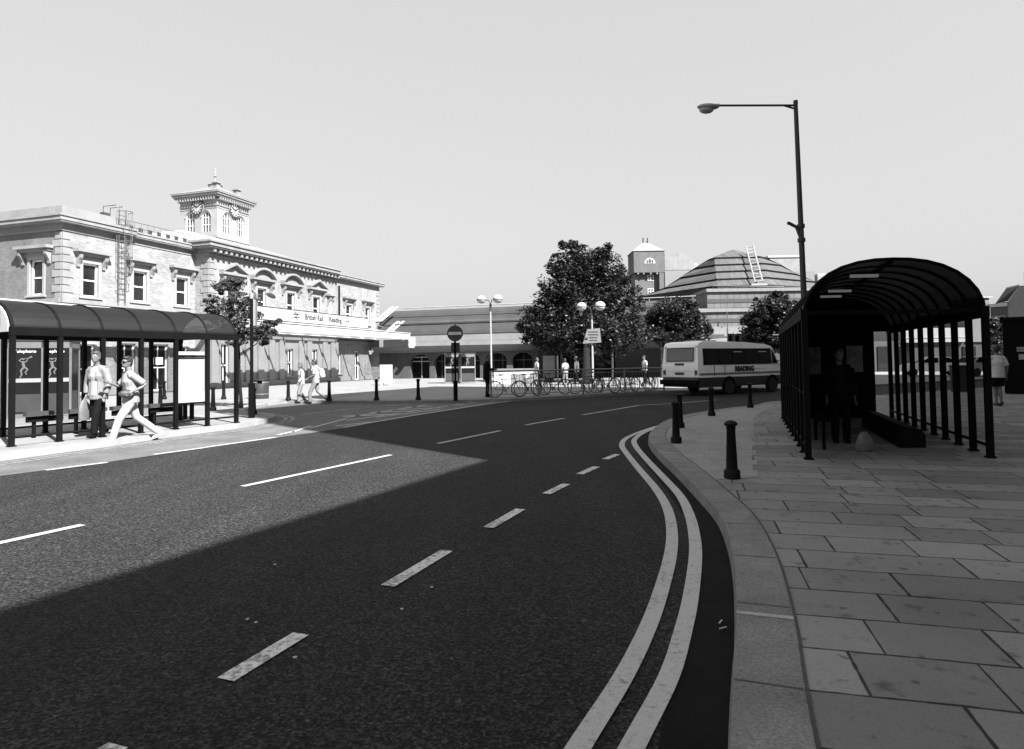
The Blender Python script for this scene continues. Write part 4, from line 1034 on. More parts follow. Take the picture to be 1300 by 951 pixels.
b = MB(); b.ell(lc + Vector((0, 0, .05)), (.30, .14, .085), lm_, 16, 10); b.tube([a1 - ax_ * .15, a1 + ax_ * .2], .05, 8); hd = add('lamp_head', b, m_grey, t, True)
b = MB(); b.ell(lc + ax_ * .05 - Vector((0, 0, .03)), (.2, .11, .105), lm_, 14, 8); add('lamp_bowl', b, m_grey, hd, True)
q = p.lerp(top, .555); b = MB(); b.tube([q, q + Vector((-.12, 0, .35)), q + Vector((-.3, 0, .45)), q + Vector((-.36, 0, .47))], .045, 6); b.lathe([(.1, -.05), (.1, .05)], q, 10); b.lathe([(.1, -.05), (.1, .05)], p.lerp(top, .6), 10); add('bracket', b, m_dark, t)
def globe_lamp(px, top_y, Y, label, gz=0.):
    c = D(px, top_y, Y); base = Vector((c.x, Y, PZ)); t = thing('globe_lamp', label, 'street lamp', base, 'twin globe lamps')
    b = MB(); b.tube([base, Vector((c.x, Y, c.z - .35))], .07, 10, r2=.055); add('pole', b, m_grey, t, True)
    b = MB(); b.lathe([(.08, -.75), (.08, -.35), (.1, -.3), (0, -.25)], c, 10); b.tube([c + Vector((0, 0, -.3)), c + Vector((-.1, 0, -.02)), c + Vector((-.35, .05, .02)), c + Vector((-.5, .1, .0))], .03, 6); b.tube([c + Vector((0, 0, -.3)), c + Vector((.1, 0, 0)), c + Vector((.4, -.1, .06))], .03, 6); add('bracket', b, m_dark, t)
    for dx, dy, r in ((-.6, .1, .31), (.5, -.15, .33)):
        g = MB(); g.ell(c + Vector((dx, dy, .05)), (r, r, r * .88), None, 18, 12); gl_ = add('globe', g, M('pale_globe', .36, .25, .05), t, True)
        g = MB(); g.lathe([(r * 1.0, -.03), (r * 1.03, 0), (r * 1.0, .03)], c + Vector((dx, dy, .02)), 20); add('globe_band', g, m_dark, gl_)
globe_lamp(622.5, 381, 43, 'twin globe lamp in front of the arcade, above the suited man')
globe_lamp(751, 390, 39.5, 'twin globe lamp in front of the big plane tree, carrying a square notice')
# square notice on the second lamp
c = D(751.5, 427, 39.3); t = thing('notice_sign', 'pale square notice with lines of dark lettering on the lamp before the plane tree', 'sign', c - Vector((0, 0, .6)))
b = MB(); b.prism([c + Vector((-.56, 0, -.44)), c + Vector((.56, 0, -.38)), c + Vector((.49, 0, .49)), c + Vector((-.28, 0, .43))], (0, .06, 0)); add('board', b, M('sign_grey', .13, .5), t)
b = MB()
for z in (.28, .11, -.07, -.24): b.box(c + Vector((.08, -.012, z)), (.55 + .08 * math.sin(z * 9), .02, .05))
b.tube([c + Vector((-.4, -.01, -.12)), c + Vector((-.27, -.01, -.12))], .08, 4); add('lettering', b, m_dark, t)
# no entry sign
p = G(578.5, 509, PZ); c = D(578, 423.5, p.y); t = thing('no_entry_sign', 'round dark no entry sign with a white bar on a black pole', 'road sign', p)
rmv = Matrix(((1, 0, 0), (0, 0, 1), (0, -1, 0))).transposed()
b = MB(); b.tube([p, Vector((p.x, p.y, c.z + .3))], .045, 10); add('pole', b, m_black, t); b = MB(); b.tube([p, p + Z * .78], .085, 12); add('pole_sleeve', b, m_black, t)
b = MB(); b.lathe([(0, 0), (.31, 0), (.31, .03), (0, .03)], c + Vector((0, -.09, 0)), 32, rmv); ds = add('sign_disc', b, M('sign_red', .035, .45), t)
b = MB(); b.box(c + Vector((0, -.135, 0)), (.5, .012, .115)); add('white_bar', b, M('sign_white', .62, .5), ds)
b = MB(); b.box(c + Vector((0, .0, -.55)), (.34, .03, .38)); add('lower_plate', b, m_dark, t)
b = MB(); b.box(c + Vector((0, -.1, .42)), (.34, .22, .07), 0); b.tube([c + Vector((0, .02, .3)), c + Vector((0, -.08, .42))], .025, 6); add('sign_light', b, m_grey, t)
# tall pole at the lay-by corner
p = G(319.5, 530.5, PZ); tp_ = D(319, 377, p.y); t = thing('sign_pole', 'tall black pole with a pale edged plate at its top beside the small tree', 'pole', p)
b = MB(); b.tube([p, Vector((p.x, p.y, tp_.z))], .045, 10); add('pole', b, m_black, t); b = MB(); b.box(p + Z * .5, (.14, .14, 1.0)); add('pole_base', b, m_black, t, bevel=.01)
b = MB(); b.box(Vector((p.x + .07, p.y + .1, tp_.z - .45)), (.03, .22, .75)); add('sign_plate', b, m_fascia, t)
q = Vector((p.x, p.y, tp_.z + .05)); b = MB(); b.tube([q, q + Vector((.42, 0, .02))], .012, 5); b.ell(q + Vector((.56, 0, -.02)), (.15, .07, .07), Matrix.Rotation(.45, 3, 'Y'), 12, 8); b.lathe([(.05, -.1), (.05, .06), (0, .07)], q, 10); add('small_lamp', b, m_grey, t)
# litter bin
p = G(330.5, 506, PZ); t = thing('litter_bin', 'large round dark litter bin with a pale band on the forecourt', 'bin', p)
b = MB(); b.lathe([(.355, 0), (.365, .02), (.372, .84), (.36, .86)], p, 24); add('body', b, M('bin_grey', .028, .45, .2), t, True)
b = MB()
for z in (.2, .72): b = MB(); b.lathe([(.372, z), (.378, z + .008), (.372, z + .016)], p, 24); add('band', b, m_grey, t); b = MB(); b.lathe([(.38, .80), (.39, .83), (.38, .87), (.0, .875)], p, 24); add('lid', b, m_dark, t); b = MB(); b.box(p + Vector((.12, -.372, .76)), (.22, .03, .08)); add('slot', b, m_grey, t)
# white notice cabinet
p = G(490.5, 489, PZ); k_ = p.y / 820; t = thing('notice_cabinet', 'white notice cabinet on two feet in front of the station arches', 'cabinet', p)
b = MB(); b.box(p + Z * .78, (.82, .4, 1.25)); add('cabinet', b, m_fascia, t, bevel=.03); b = MB(); [b.box(p + Vector((x, 0, .08)), (.12, .5, .16)) for x in (-.3, .3)]; add('foot', b, m_white, t); b = MB(); b.box(p + Vector((.02, -.207, .95)), (.3, .01, .05)); add('label_plate', b, m_grey, t)
# telephone kiosks
def piper(s, mat, par, org, xd, name='piper_emblem'):
    """the dancing trumpeter emblem, as tapered strokes"""
    b = MB(); X = Vector(xd); f = lambda x, z: Vector(org) + X * x * s + Z * z * s
    nrm = X.cross(Z) * .0
    for pts, r in (([(-.05, .62), (-.02, .42), (.02, .25)], [.06, .09, .07]), ([(.02, .27), (-.14, .05), (-.10, -.2), (-.2, -.42)], [.07, .06, .05, .03]), ([(.03, .26), (.2, .12), (.08, -.08), (.16, -.2)], [.07, .055, .04, .03]),
                   ([(-.06, .56), (-.24, .66), (-.12, .78), (.05, .76)], [.045, .04, .035, .03]), ([(-.03, .56), (.14, .6), (.2, .74)], [.045, .04, .03]), ([(-.02, .74), (.22, .8), (.42, .9)], [.02, .03, .07]), ([(-.04, .70), (-.03, .80)], [.07, .07])):
        b.tube([f(*p_) for p_ in pts], [k * s for k in r], 6)
    for v in b.bm.verts:                   # flatten to a thin emblem
        d_ = (v.co - Vector(org)).dot(X.cross(Z)); v.co -= X.cross(Z) * d_ * .92
    return add(name, b, mat, par)
def kiosk(p, label, rz, W_=.9, H_=2.35):
    t = thing('telephone_kiosk', label, 'phone box', (0, 0, 0), 'glass telephone kiosks')
    x = W_ / 2; b = MB()
    for sx in (-x, x):
        for sy in (-x, x): b.box((sx, sy, H_ / 2), (.06, .06, H_))
    b.box((0, 0, H_ - .11), (W_ + .06, W_ + .06, .22)); b.box((0, 0, .06), (W_ + .055, W_ + .055, .12)); add('frame', b, M('kiosk_grey', .13, .45), t)
    b = MB(); b.box((0, 0, H_ + .03), (W_ + .12, W_ + .12, .06)); add('roof', b, m_dark, t)
    pm = glass('kiosk_glass', .22, .45, .05, .02)
    for k in range(4):
        a = k * PI / 2; c_, s_ = round(math.cos(a)), round(math.sin(a)); n_ = Vector((s_, -c_, 0)); X = Vector((c_, s_, 0))
        q = n_ * (x + .003); b = MB(); b.quad(q - X * (x - .03) + Z * .13, q + X * (x - .03) + Z * .13, q + X * (x - .03) + Z * (H_ - .23), q - X * (x - .03) + Z * (H_ - .23)); dr = add('glass_side', b, pm, t)
        if k in (0, 3):
            b = MB(); b.prism([q - X * (x - .03) + Z * 1.08, q + X * (x - .03) + Z * 1.08, q + X * (x - .03) + Z * 1.2, q - X * (x - .03) + Z * 1.2], n_ * .012); add('push_bar', b, m_grey, dr)
            b = MB(); b.prism([q - X * (x - .05) + Z * .18, q + X * (x - .05) + Z * .18, q + X * (x - .05) + Z * .72, q - X * (x - .05) + Z * .72], n_ * .008); add('kick_panel', b, m_dark, dr)
            text('lettering', 'Telephone', .135, m_wletter, dr, q + n_ * .02 + Z * 2.03, X, Z, .003)
            piper(.5, M('etched_white', .11, .5), dr, q + n_ * .02 + Z * 1.42 - X * .03, X)
    b = MB(); b.box((.0, x - .15, 1.2), (.4, .2, .7)); add('telephone', b, m_dark, t)
    return place(t, p, rz)
ang = math.atan2(SN.y, SN.x) + PI / 2 - .25
kiosk(D(38, 522, 20.2) * Vector((1, 1, 0)) + Z * PZ, 'dark telephone kiosk with white trumpeter emblem seen through the first shelter bay', .35)
kiosk(D(73.5, 522, 20.6) * Vector((1, 1, 0)) + Z * PZ, 'dark glass telephone kiosk beside another, seen behind the second post of the left shelter', .35)
kiosk(G(574, 486.5, PZ) + Vector((0, 0, 0)), 'pale framed telephone kiosk behind the no entry sign', .12, 1.0, 2.1)
kiosk(G(594, 486.3, PZ), 'pale framed telephone kiosk between the no entry sign and the suited man', .12, 1.0, 2.1)
# railing of the bicycle stand
f0, f1 = G(623.5, 506, PZ), G(843, 497, PZ); fd = f1 - f0; fl = fd.length; fu = fd.normalized()
t = thing('guard_rail', 'long grey pedestrian guard rail with thin uprights behind the parked bicycles', 'railing', f0)
mg = M('rail_grey', .16, .5, .1, metal=.2)
b = MB(); b.tube([f0 + Z * 1.1, f1 + Z * 1.1], .035, 8); add('top_rail', b, mg, t); b = MB(); b.tube([f0 + Z * .95, f1 + Z * .95], .016, 6); b.tube([f0 + Z * .15, f1 + Z * .15], .02, 6); add('lower_rail', b, mg, t)
n_ = int(fl / 1.95)
for i in range(n_ + 1): b = MB(); q = f0 + fu * fl * i / n_; b.tube([q, q + Z * 1.12], .04, 8); add('post', b, mg, t)
b = MB()
for i in range(int(fl / .13)): q = f0 + fu * .13 * i; b.tube([q + Z * .15, q + Z * .95], .0075, 4)
add('uprights', b, mg, t)
# white hoarding, pillar behind the railing
p0, p1 = D(627, 480, 44.5), D(680, 480, 43); t = thing('white_hoarding', 'low white hoarding with a grey panel behind the bike railing', 'hoarding', (p0.x, p0.y, PZ))
hu = (p1 - p0); hu.z = 0; hL = hu.length; hu.normalize(); hn = Vector((hu.y, -hu.x, 0)); q0 = Vector((p0.x, p0.y, PZ))
b = MB(); b.prism([q0, q0 + hu * hL, q0 + hu * hL + Z * .95, q0 + Z * .95], hn * -.12); add('boarding', b, m_white, t)
b = MB(); b.prism([q0 + hu * hL * .43, q0 + hu * hL * .78, q0 + hu * hL * .78 + Z * .62, q0 + hu * hL * .43 + Z * .62], hn * .02); add('panel', b, m_grey, t)
b = MB(); b.prism([q0 + Z * .95 - hn * .15, q0 + hu * hL + Z * .95 - hn * .15, q0 + hu * hL + Z * 1.02 - hn * .15, q0 + Z * 1.02 - hn * .15], hn * .2); add('top_rail', b, m_grey, t)
c = D(697.5, 486, 47); t = thing('advertising_pillar', 'pale square advertising pillar with a dark base behind the bike railing', 'pillar', (c.x, 47, PZ))
b = MB(); b.box((c.x, 47, 1.2), (.82, .5, 1.6), -.2); add('panel', b, M('pillar_panel', .24, .6), t); b = MB(); b.box((c.x, 47, .25), (.6, .4, .34), -.2); add('base', b, m_dark, t); b = MB(); b.box((c.x + .62, 47.1, 1.05), (.12, .1, 1.9)); add('side_post', b, m_white, t)
# traffic lights beyond the bus
c = D(932.5, 429.5, 36); t = thing('traffic_light', 'back of a pair of dark traffic signal heads showing above the bus roof', 'traffic light', (c.x, 36, PZ))
b = MB(); b.tube([(c.x, 36, PZ), (c.x, 36, c.z + .35)], .05, 8); add('pole', b, m_grey, t)
for dx in (-.2, .2):
    b = MB(); b.box((c.x + dx, 35.95, c.z - .05), (.33, .2, .62)); s_ = add('signal_head', b, m_black, t, bevel=.02); b = MB(); [b.tube([(c.x + dx, 35.85, c.z + z), (c.x + dx, 35.68, c.z + z - .02)], .08, 8) for z in (-.2, 0, .18)]; add('hood', b, m_black, s_)
b = MB(); b.tube([(c.x + .3, 36, c.z + .0), (c.x + .85, 35.9, c.z + .3)], .05, 6); add('side_arm', b, m_black, t)
# grey guard post beside the bus front
p = G(993.5, 489, 0); t = thing('signal_post', 'thin pale post standing behind the windscreen of the bus', 'post', (p.x * 1.15, p.y * 1.15, PZ))
b = MB(); q = Vector((p.x * 1.15, p.y * 1.15, PZ)); b.tube([q, q + Z * 3.2], .06, 8); add('shaft', b, m_galv, t); b = MB(); b.box(q + Z * 3.05 + Vector((-.3, 0, 0)), (.6, .12, .08)); add('arm', b, m_galv, t)
# ------------------------------------------------------------------ minibus
def wheel(par, x, y, r, wd, rimm=m_grey):
    b = MB(); rm = Matrix(((1, 0, 0), (0, 0, 1), (0, -1, 0))).transposed(); b.lathe([(r * .6, -wd / 2), (r * .93, -wd / 2), (r, -wd / 2 + .03), (r, wd / 2 - .03), (r * .93, wd / 2), (r * .6, wd / 2)], (x, y, r), 22, rm)
    w = add('wheel', b, m_rubber, par, True); b = MB(); b.lathe([(0, -wd / 2 + .03), (r * .3, -wd / 2 + .02), (r * .6, -wd / 2 + .04), (r * .6, wd / 2 - .04), (r * .3, wd / 2 - .02), (0, wd / 2 - .03)], (x, y, r), 18, rm); add('rim', b, rimm, w, True); return w
bus = thing('minibus', 'white minibus with a dark skirt and town name lettering turning past the railing', 'bus', (0, 0, 0))
hw = 1.05
m_bw = M('bus_white', .88, .3, .08, 1.5, .03, 30); m_bl = M('bus_lower_grey', .6, .35, .1, 2); m_bs = M('bus_skirt', .03, .45, .25, 3)
def loft(name, prof, mat, par, inset=0., tumble=.05, y=hw, bev=.045):
    """side profile across the full width, leaning in towards the roof"""
    b = MB(); yy = lambda z: y - inset - max(0, z - 1.2) * tumble
    A_ = [b.bm.verts.new((x, yy(z), z)) for x, z in prof]; B_ = [b.bm.verts.new((x, -yy(z), z)) for x, z in prof]; n = len(prof)
    b.bm.faces.new(A_); b.bm.faces.new(B_[::-1])
    for i in range(n): b.bm.faces.new((A_[i], B_[i], B_[(i + 1) % n], A_[(i + 1) % n]))
    return add(name, b, mat, par, True, bev)
loft('body', [(.0, .80), (-.01, 1.3), (.05, 2.15), (.14, 2.33), (.5, 2.40), (3.2, 2.36), (4.7, 2.27), (5.15, 2.19), (5.30, 2.06), (5.70, 1.32), (5.96, 1.16), (6.05, .96), (6.06, .80)], m_bw, bus)
loft('skirt', [(.02, .42), (.015, .79), (6.04, .79), (6.07, .5), (5.95, .36), (.1, .36)], m_bs, bus, .012, 0, hw, .02)
sy = lambda z, s: s * (hw - max(0, z - 1.2) * .05 + .004)
for s in (-1, 1):
    def side(name, x0, x1, z0, z1, mat, par=bus, d=.0, x1t=None):
        b = MB(); x1t_ = x1 if x1t is None else x1t; o = Vector((0, s * (.006 + d), 0))
        b.prism([Vector((x0, sy(z0, s), z0)) + o, Vector((x1, sy(z0, s), z0)) + o, Vector((x1t_, sy(z1, s), z1)) + o, Vector((x0, sy(z1, s), z1)) + o], (0, -s * .012, 0)); return add(name, b, mat, par)
    w = side('window_band', .34, 5.12, 1.34, 2.07, m_black, d=.0, x1t=5.12)
    for x0, x1 in ((.40, 1.3), (1.36, 2.26), (2.32, 3.2), (3.26, 4.14), (4.2, 5.06)): side('window', x0, x1, 1.38, 2.02, m_busglass, bus, .010)
    side('cab_window', 5.17, 5.60, 1.36, 2.0, m_busglass, bus, .008, 5.24)
    side('stripe', .06, 6.0, .90, .985, M('stripe_grey', .16, .4), bus, .002)
    side('lower_stripe', .06, 5.95, .79, .815, m_white, bus, .004)
    for x in (1.02, 1.72): side('door_seam', x, x + .03, .86, 1.32, m_dark, bus, .006)
    for x in (2.25, 4.05): side('painted_reflection', x + .12, x + .7, 1.90, 1.925, m_white, bus, .016) if s < 0 else None  # white strips painted over the panes as reflections
    for xw in (2.0, 5.12):
        b = MB(); rm = Matrix(((1, 0, 0), (0, 0, 1), (0, -1, 0))).transposed(); b.lathe([(0, 0), (.41, 0), (.41, .02), (0, .02)], (xw, s * (hw + .0) - .01, .42), 24, rm); add('wheel_arch', b, m_black, bus)
        wheel(bus, xw, s * (hw - .06), .335, .2)
text('lettering', 'READING', .30, m_letter, bus, (3.1, -hw - .012, 1.13), (1, 0, 0), Z, .004, 'CENTER', .022, 1.05)
b = MB(); b.box((4.1, -hw - .01, 1.16), (.9, .012, .035)); add('body_white_strip', b, m_white, bus)  # short white strip on the bus side, right of the lettering
# rear: window, plates, lights, bumper
rx = lambda z: -.01 + max(0, z - 1.3) * .07 - .012
def rear(name, y0, y1, z0, z1, mat, d=0., par=bus):
    b = MB(); b.prism([(rx(z0) - d, y0, z0), (rx(z0) - d, y1, z0), (rx(z1) - d, y1, z1), (rx(z1) - d, y0, z1)], (.012, 0, 0)); return add(name, b, mat, par)
rear('rear_window', -.80, .80, 1.50, 2.12, m_black, .003); rear('rear_glass', -.76, .76, 1.54, 2.08, M('grey_rear_glass', .10, .18, .2, 2), .008)
rear('name_plate', -.25, .28, 1.33, 1.43, m_dark, .004); rear('number_plate', -.25, .28, .92, 1.02, m_dark, .004)
for y in (-.93, .93): rear('rear_light', y - .06, y + .06, .92, 1.12, m_dark, .004); rear('top_light', y - .1, y - .02, 2.13, 2.17, m_dark, .006)
rear('panel_seam', -.98, .98, 1.08, 1.095, m_bl, .002); rear('panel_seam', -.9, .9, 1.46, 1.475, m_bl, .002)
for y in (-.86, .86): rear('corner_seam', y - .008, y + .008, .84, 2.2, m_dark, .003)
b = MB(); b.box((-.08, 0, .58), (.2, 2.14, .22)); add('rear_bumper', b, m_black, bus, bevel=.03); b = MB(); b.box((6.1, 0, .55), (.2, 2.1, .24)); add('front_bumper', b, m_black, bus, bevel=.03)
b = MB(); b.prism([(5.335, -.86, 2.02), (5.335, .86, 2.02), (5.69, .92, 1.37), (5.69, -.92, 1.37)], (.02, 0, .012)); add('windscreen', b, m_busglass, bus)
for s in (-1, 1):
    b = MB(); b.tube([(5.5, s * 1.03, 1.45), (5.6, s * 1.2, 1.5)], .02, 5); b.box((5.62, s * 1.24, 1.42), (.06, .14, .28)); add('mirror', b, m_black, bus); b = MB(); b.box((6.06, s * .75, .9), (.05, .3, .16)); add('headlight', b, m_white, bus)
b = MB(); b.box((1.5, .1, 2.43), (1.1, .9, .06)); add('roof_vent', b, m_grey, bus, bevel=.02)
hd_ = Vector((.84, .545, 0)).normalized(); Rr = Vector((8.05, 28.0, 0))
place(bus, Rr + Vector((-hd_.y, hd_.x, 0)) * 1.05, math.atan2(hd_.y, hd_.x))
# driver seen through the side window
# ------------------------------------------------------------------ bicycles
def make_bike(label):
    t = thing('bicycle', label, 'bicycle', (0, 0, 0), 'bicycles parked along the railing'); r = .335
    ry = Matrix(((1, 0, 0), (0, 0, 1), (0, -1, 0))).transposed()
    for x in (-.51, .51):
        b = MB(); b.tube([(x + r * math.cos(a), 0, r + .01 + r * math.sin(a)) for a in [2 * PI * i / 26 for i in range(26)]], .019, 6, closed=True); w = add('wheel', b, m_rubber, t, True)
        b = MB(); b.tube([(x + (r - .03) * math.cos(a), 0, r + .01 + (r - .03) * math.sin(a)) for a in [2 * PI * i / 26 for i in range(26)]], .009, 4, closed=True)
        for k in range(14): a = 2 * PI * k / 14; b.tube([(x, .02 * (-1) ** k, r + .01), (x + (r - .03) * math.cos(a), 0, r + .01 + (r - .03) * math.sin(a))], .0028, 3)
        b.tube([(x, -.05, r + .01), (x, .05, r + .01)], .022, 8); add('rim', b, m_steel, w)
    hb = Vector((.50, 0, .345)); bb_ = Vector((-.08, 0, .29)); st_ = Vector((-.25, 0, .80)); hd = Vector((.33, 0, .80)); hd2 = Vector((.365, 0, .66)); rr_ = Vector((-.51, 0, .345))
    b = MB()
    for a, c, w in ((bb_, st_, .017), (st_ - Z * .06, hd - Z * .02, .016), (bb_, hd2, .018), (hd + Z * .05, hd2 - Z * .04, .02), (hd2, hb, .014)): b.tube([a, c], w, 6)
    for s in (-.05, .05):
        b.tube([rr_ + Vector((0, s, 0)), bb_ + Vector((0, s * .5, 0))], .009, 5); b.tube([rr_ + Vector((0, s, 0)), st_ - Z * .08], .008, 5); b.tube([hd2 + Vector((0, s, -.02)), hb + Vector((0, s, 0))], .011, 5)
    add('frame', b, m_black, t)
    b = MB(); b.tube([st_ - Z * .05, st_ + Z * .12 + Vector((-.02, 0, 0))], .013, 6); b.ell(st_ + Vector((-.04, 0, .14)), (.14, .07, .03), None, 10, 6); b.ell(st_ + Vector((.07, 0, .14)), (.10, .025, .022), None, 8, 6); add('saddle', b, m_black, t)
    b = MB(); b.tube([hd + Z * .03, hd + Vector((-.03, 0, .15))], .013, 6); b.tube([Vector((.24, -.28, .98)), Vector((.32, -.2, .97)), Vector((.335, 0, .95)), Vector((.32, .2, .97)), Vector((.24, .28, .98))], .013, 6); add('handlebar', b, m_dark, t)
    b = MB(); b.lathe([(.0, -.006), (.085, -.006), (.085, .006), (0, .006)], bb_ + Vector((0, -.05, 0)), 14, ry); b.tube([bb_ + Vector((0, -.07, 0)), bb_ + Vector((.08, -.08, -.15))], .01, 5); b.tube([bb_ + Vector((0, .07, 0)), bb_ + Vector((-.08, .08, .15))], .01, 5); b.box(bb_ + Vector((.08, -.12, -.155)), (.09, .08, .02)); b.box(bb_ + Vector((-.08, .12, .155)), (.09, .08, .02)); add('crank', b, m_steel, t)
    return t
bike = make_bike('bicycle standing side on at the left end of the railing beside the suited man')
def fp(px): a = (px - 623.5) / (843 - 623.5); y = 506 - 9 * a; return G(px, y - .9, PZ)
place(bike, fp(644), .02)
for px, rz, yo, lb in [(671, .75, .35, 'second bicycle from the suited man, angled to the railing'), (689, 1.05, .5, 'third bicycle from the suited man, nearly end on behind the railing'), (705, .35, .45, 'fourth bicycle from the suited man, before the pale pillar'),
                   (744, .30, .3, 'bicycle with a gap on its left, at the start of the right hand cluster'), (757, .85, .55, 'bicycle just left of the lamp post foot, behind its neighbour'), (771, 2.3, .3, 'bicycle right of the lamp post foot, facing the other way'),
                   (786, .95, .35, 'bicycle alone with its front wheel in the middle of the right hand cluster'), (803, 1.15, .4, 'bicycle near the right end, seen almost end on'), (818, .6, .4, 'bicycle second from the bus, wheels overlapping its neighbour'), (830, .95, .6, 'bicycle closest to the rear of the bus')]:
    d_ = dup(bike, lb); place(d_, fp(px) + Vector((0, yo, 0)), rz)

# ------------------------------------------------------------------ people
def fuse(name, mb, mat, parent, vox=.016, smooth_it=4, extra=None):
    bm = mb.bm; bmesh.ops.recalc_face_normals(bm, faces=bm.faces[:]); me = bpy.data.meshes.new(name); bm.to_mesh(me); bm.free()
    o = bpy.data.objects.new(name, me); COL.objects.link(o)
    m = o.modifiers.new('r', 'REMESH'); m.mode = 'VOXEL'; m.voxel_size = vox
    m = o.modifiers.new('s', 'SMOOTH'); m.factor = .5; m.iterations = smooth_it
    dg = bpy.context.evaluated_depsgraph_get(); me2 = bpy.data.meshes.new_from_object(o.evaluated_get(dg)); bpy.data.objects.remove(o); bpy.data.meshes.remove(me)
    if extra:
        b2 = bmesh.new(); b2.from_mesh(me2); tmp = bpy.data.meshes.new('t'); extra.bm.to_mesh(tmp); b2.from_mesh(tmp); bmesh.ops.recalc_face_normals(b2, faces=b2.faces[:]); b2.to_mesh(me2); b2.free(); bpy.data.meshes.remove(tmp)
    me2.name = name
    for p in me2.polygons: p.use_smooth = True
    me2.materials.clear(); me2.materials.append(mat)
    r = bpy.data.objects.new(name, me2); COL.objects.link(r); r.parent = parent
    return r
def V(*a): return Vector(a)
def person(label, loc, rz, h=1.75, legs=None, arms=None, lean=0., top=None, legm=None, shoe=m_black, hair=m_hair, sleeves='short', shorts=False, head=0., jacket=None, long_hair=False, group=None, coat=False, build=1.):
    """local frame: facing +x, left side +y. legs/arms: {side: (joint, end)}; side +1 = left"""
    t = thing('person', label, 'person', (0, 0, 0), group)
    k = h / 1.75; sh = V(lean * .5, 0, 1.43); hip = V(0, 0, .93); nk = sh + V(lean * .12 + .01, 0, .08); hc = nk + V(lean * .15 + .03, 0, .165)
    legs = legs or {1: (V(.03, .1, .5), V(0, .1, .08)), -1: (V(.03, -.1, .5), V(0, -.1, .08))}
    arms = arms or {1: (V(.0, .25, 1.13), V(.06, .25, .88)), -1: (V(.0, -.25, 1.13), V(.06, -.25, .88))}
    b = MB(); fing = MB()
    b.tube([hip + V(0, 0, -.04), hip + V(0, 0, .2), sh + V(0, 0, -.1), sh + V(0, 0, .03)], [.12, .105, .125, .06], 12)
    b.tube([sh + V(0, .17, -.02), sh, sh + V(0, -.17, -.02)], [.055, .075, .055], 10)
    b.tube([sh, nk + V(.01, 0, .06)], [.07, .055], 10)
    hm = Matrix.Rotation(head, 3, 'Z')
    b.ell(hc, (.098, .077, .118), hm, 16, 12); b.ell(hc + hm @ V(.035, 0, -.06), (.062, .055, .065), hm, 12, 8); b.ell(hc + hm @ V(.104, 0, -.015), (.018, .014, .026), hm, 8, 6)
    b.ell(hc + hm @ V(.09, 0, -.065), (.014, .026, .012), hm, 8, 6)
    for s in (-1, 1): b.ell(hc + hm @ V(-.01, s * .078, -.01), (.022, .012, .032), hm, 8, 6); b.ell(hc + hm @ V(.075, s * .03, .028), (.02, .022, .010), hm, 8, 6)
    for s in (-1, 1):
        kn, an = legs[s]; hp = hip + V(0, s * .09, -.02)
        b.tube([hp, hp.lerp(kn, .5), kn, kn.lerp(an, .35), an], [.078, .066, .05, .05, .034], 10); b.tube([an, an + V(0, 0, -.05)], [.036, .03], 8)
        el, wr = arms[s]; sp = sh + V(0, s * .185, -.02)
        b.tube([sp, sp.lerp(el, .5), el, el.lerp(wr, .4), wr], [.05, .044, .036, .036, .025], 10)
        d = (wr - el).normalized(); side_ = V(0, 1, 0) if abs(d.y) < .8 else V(1, 0, 0); fw = d.cross(side_).normalized(); ac = d.cross(fw).normalized()
        pm_ = Matrix((d, fw, ac)).transposed(); b.ell(wr + d * .05, (.058, .04, .018), pm_, 10, 8)
        for j, (oo, L) in enumerate(((-.028, .062), (-.010, .075), (.009, .07), (.027, .055))):
            q = wr + d * .088 + fw * oo; fing.tube([q, q + d * L * .5 + ac * s * -.004, q + d * L * .85 + ac * s * -.016, q + d * L + ac * s * -.026], [.0092, .0088, .0078, .006], 6)
        q = wr + d * .03 + fw * -.03; fing.tube([q, q + d * .03 - fw * .022, q + d * .06 - fw * .026 + ac * s * -.01], [.011, .0095, .007], 6)
    fuse('body', b, m_skin, t, .015, 3, fing)
    # eyes
    b = MB()
    for s in (-1, 1): b.ell(hc + hm @ V(.087, s * .031, .006), (.010, .014, .008), hm, 8, 6)
    add('eyes', b, m_hair, t)
    # hair
    b = MB(); b.ell(hc + hm @ V(-.022, 0, .035), (.102, .088, .105), hm, 16, 12)
    if long_hair: b.ell(hc + hm @ V(-.05, 0, -.04), (.075, .092, .13), hm, 14, 10)
    else: b.ell(hc + hm @ V(-.055, 0, -.02), (.06, .08, .085), hm, 14, 10)
    b.ell(hc + hm @ V(.03, .02, .095), (.07, .06, .035), hm, 12, 8); fuse('hair', b, hair, t, .014, 2)
    # top garment
    def torso(b, g, drop, arm_len, ex=.0):
        b.tube([hip + V(0, 0, drop), hip + V(0, 0, .06), hip + V(0, 0, .25), sh + V(0, 0, -.14), sh + V(0, 0, -.02), sh + V(0, 0, .045)], [.15 * build + g, .145 * build + g, .14 * build + g, .155 * build + g, .12 + g, .07 + g], 14)
        for v in b.bm.verts: v.co.y = v.co.y * 1.16
        b.tube([sh + V(0, .2, -.03), sh + V(0, 0, .0), sh + V(0, -.2, -.03)], [.068 + g, .09 + g, .068 + g], 10)
        for s in (-1, 1):
            el, wr = arms[s]; sp = sh + V(0, s * .185, -.02)
            if arm_len == 'long': b.tube([sp, sp.lerp(el, .5), el, el.lerp(wr, .5), wr + (wr - el).normalized() * -.02], [.07 + g, .062 + g, .055 + g, .05 + g, .042 + g], 10)
            else: e2 = sp.lerp(el, .85); b.tube([sp, sp.lerp(el, .4), e2], [.07 + g, .068 + g, .066 + g], 10)
    b = MB(); torso(b, .004, -.10, 'long' if sleeves == 'long' else 'short'); fuse('shirt', b, top, t, .015, 4)
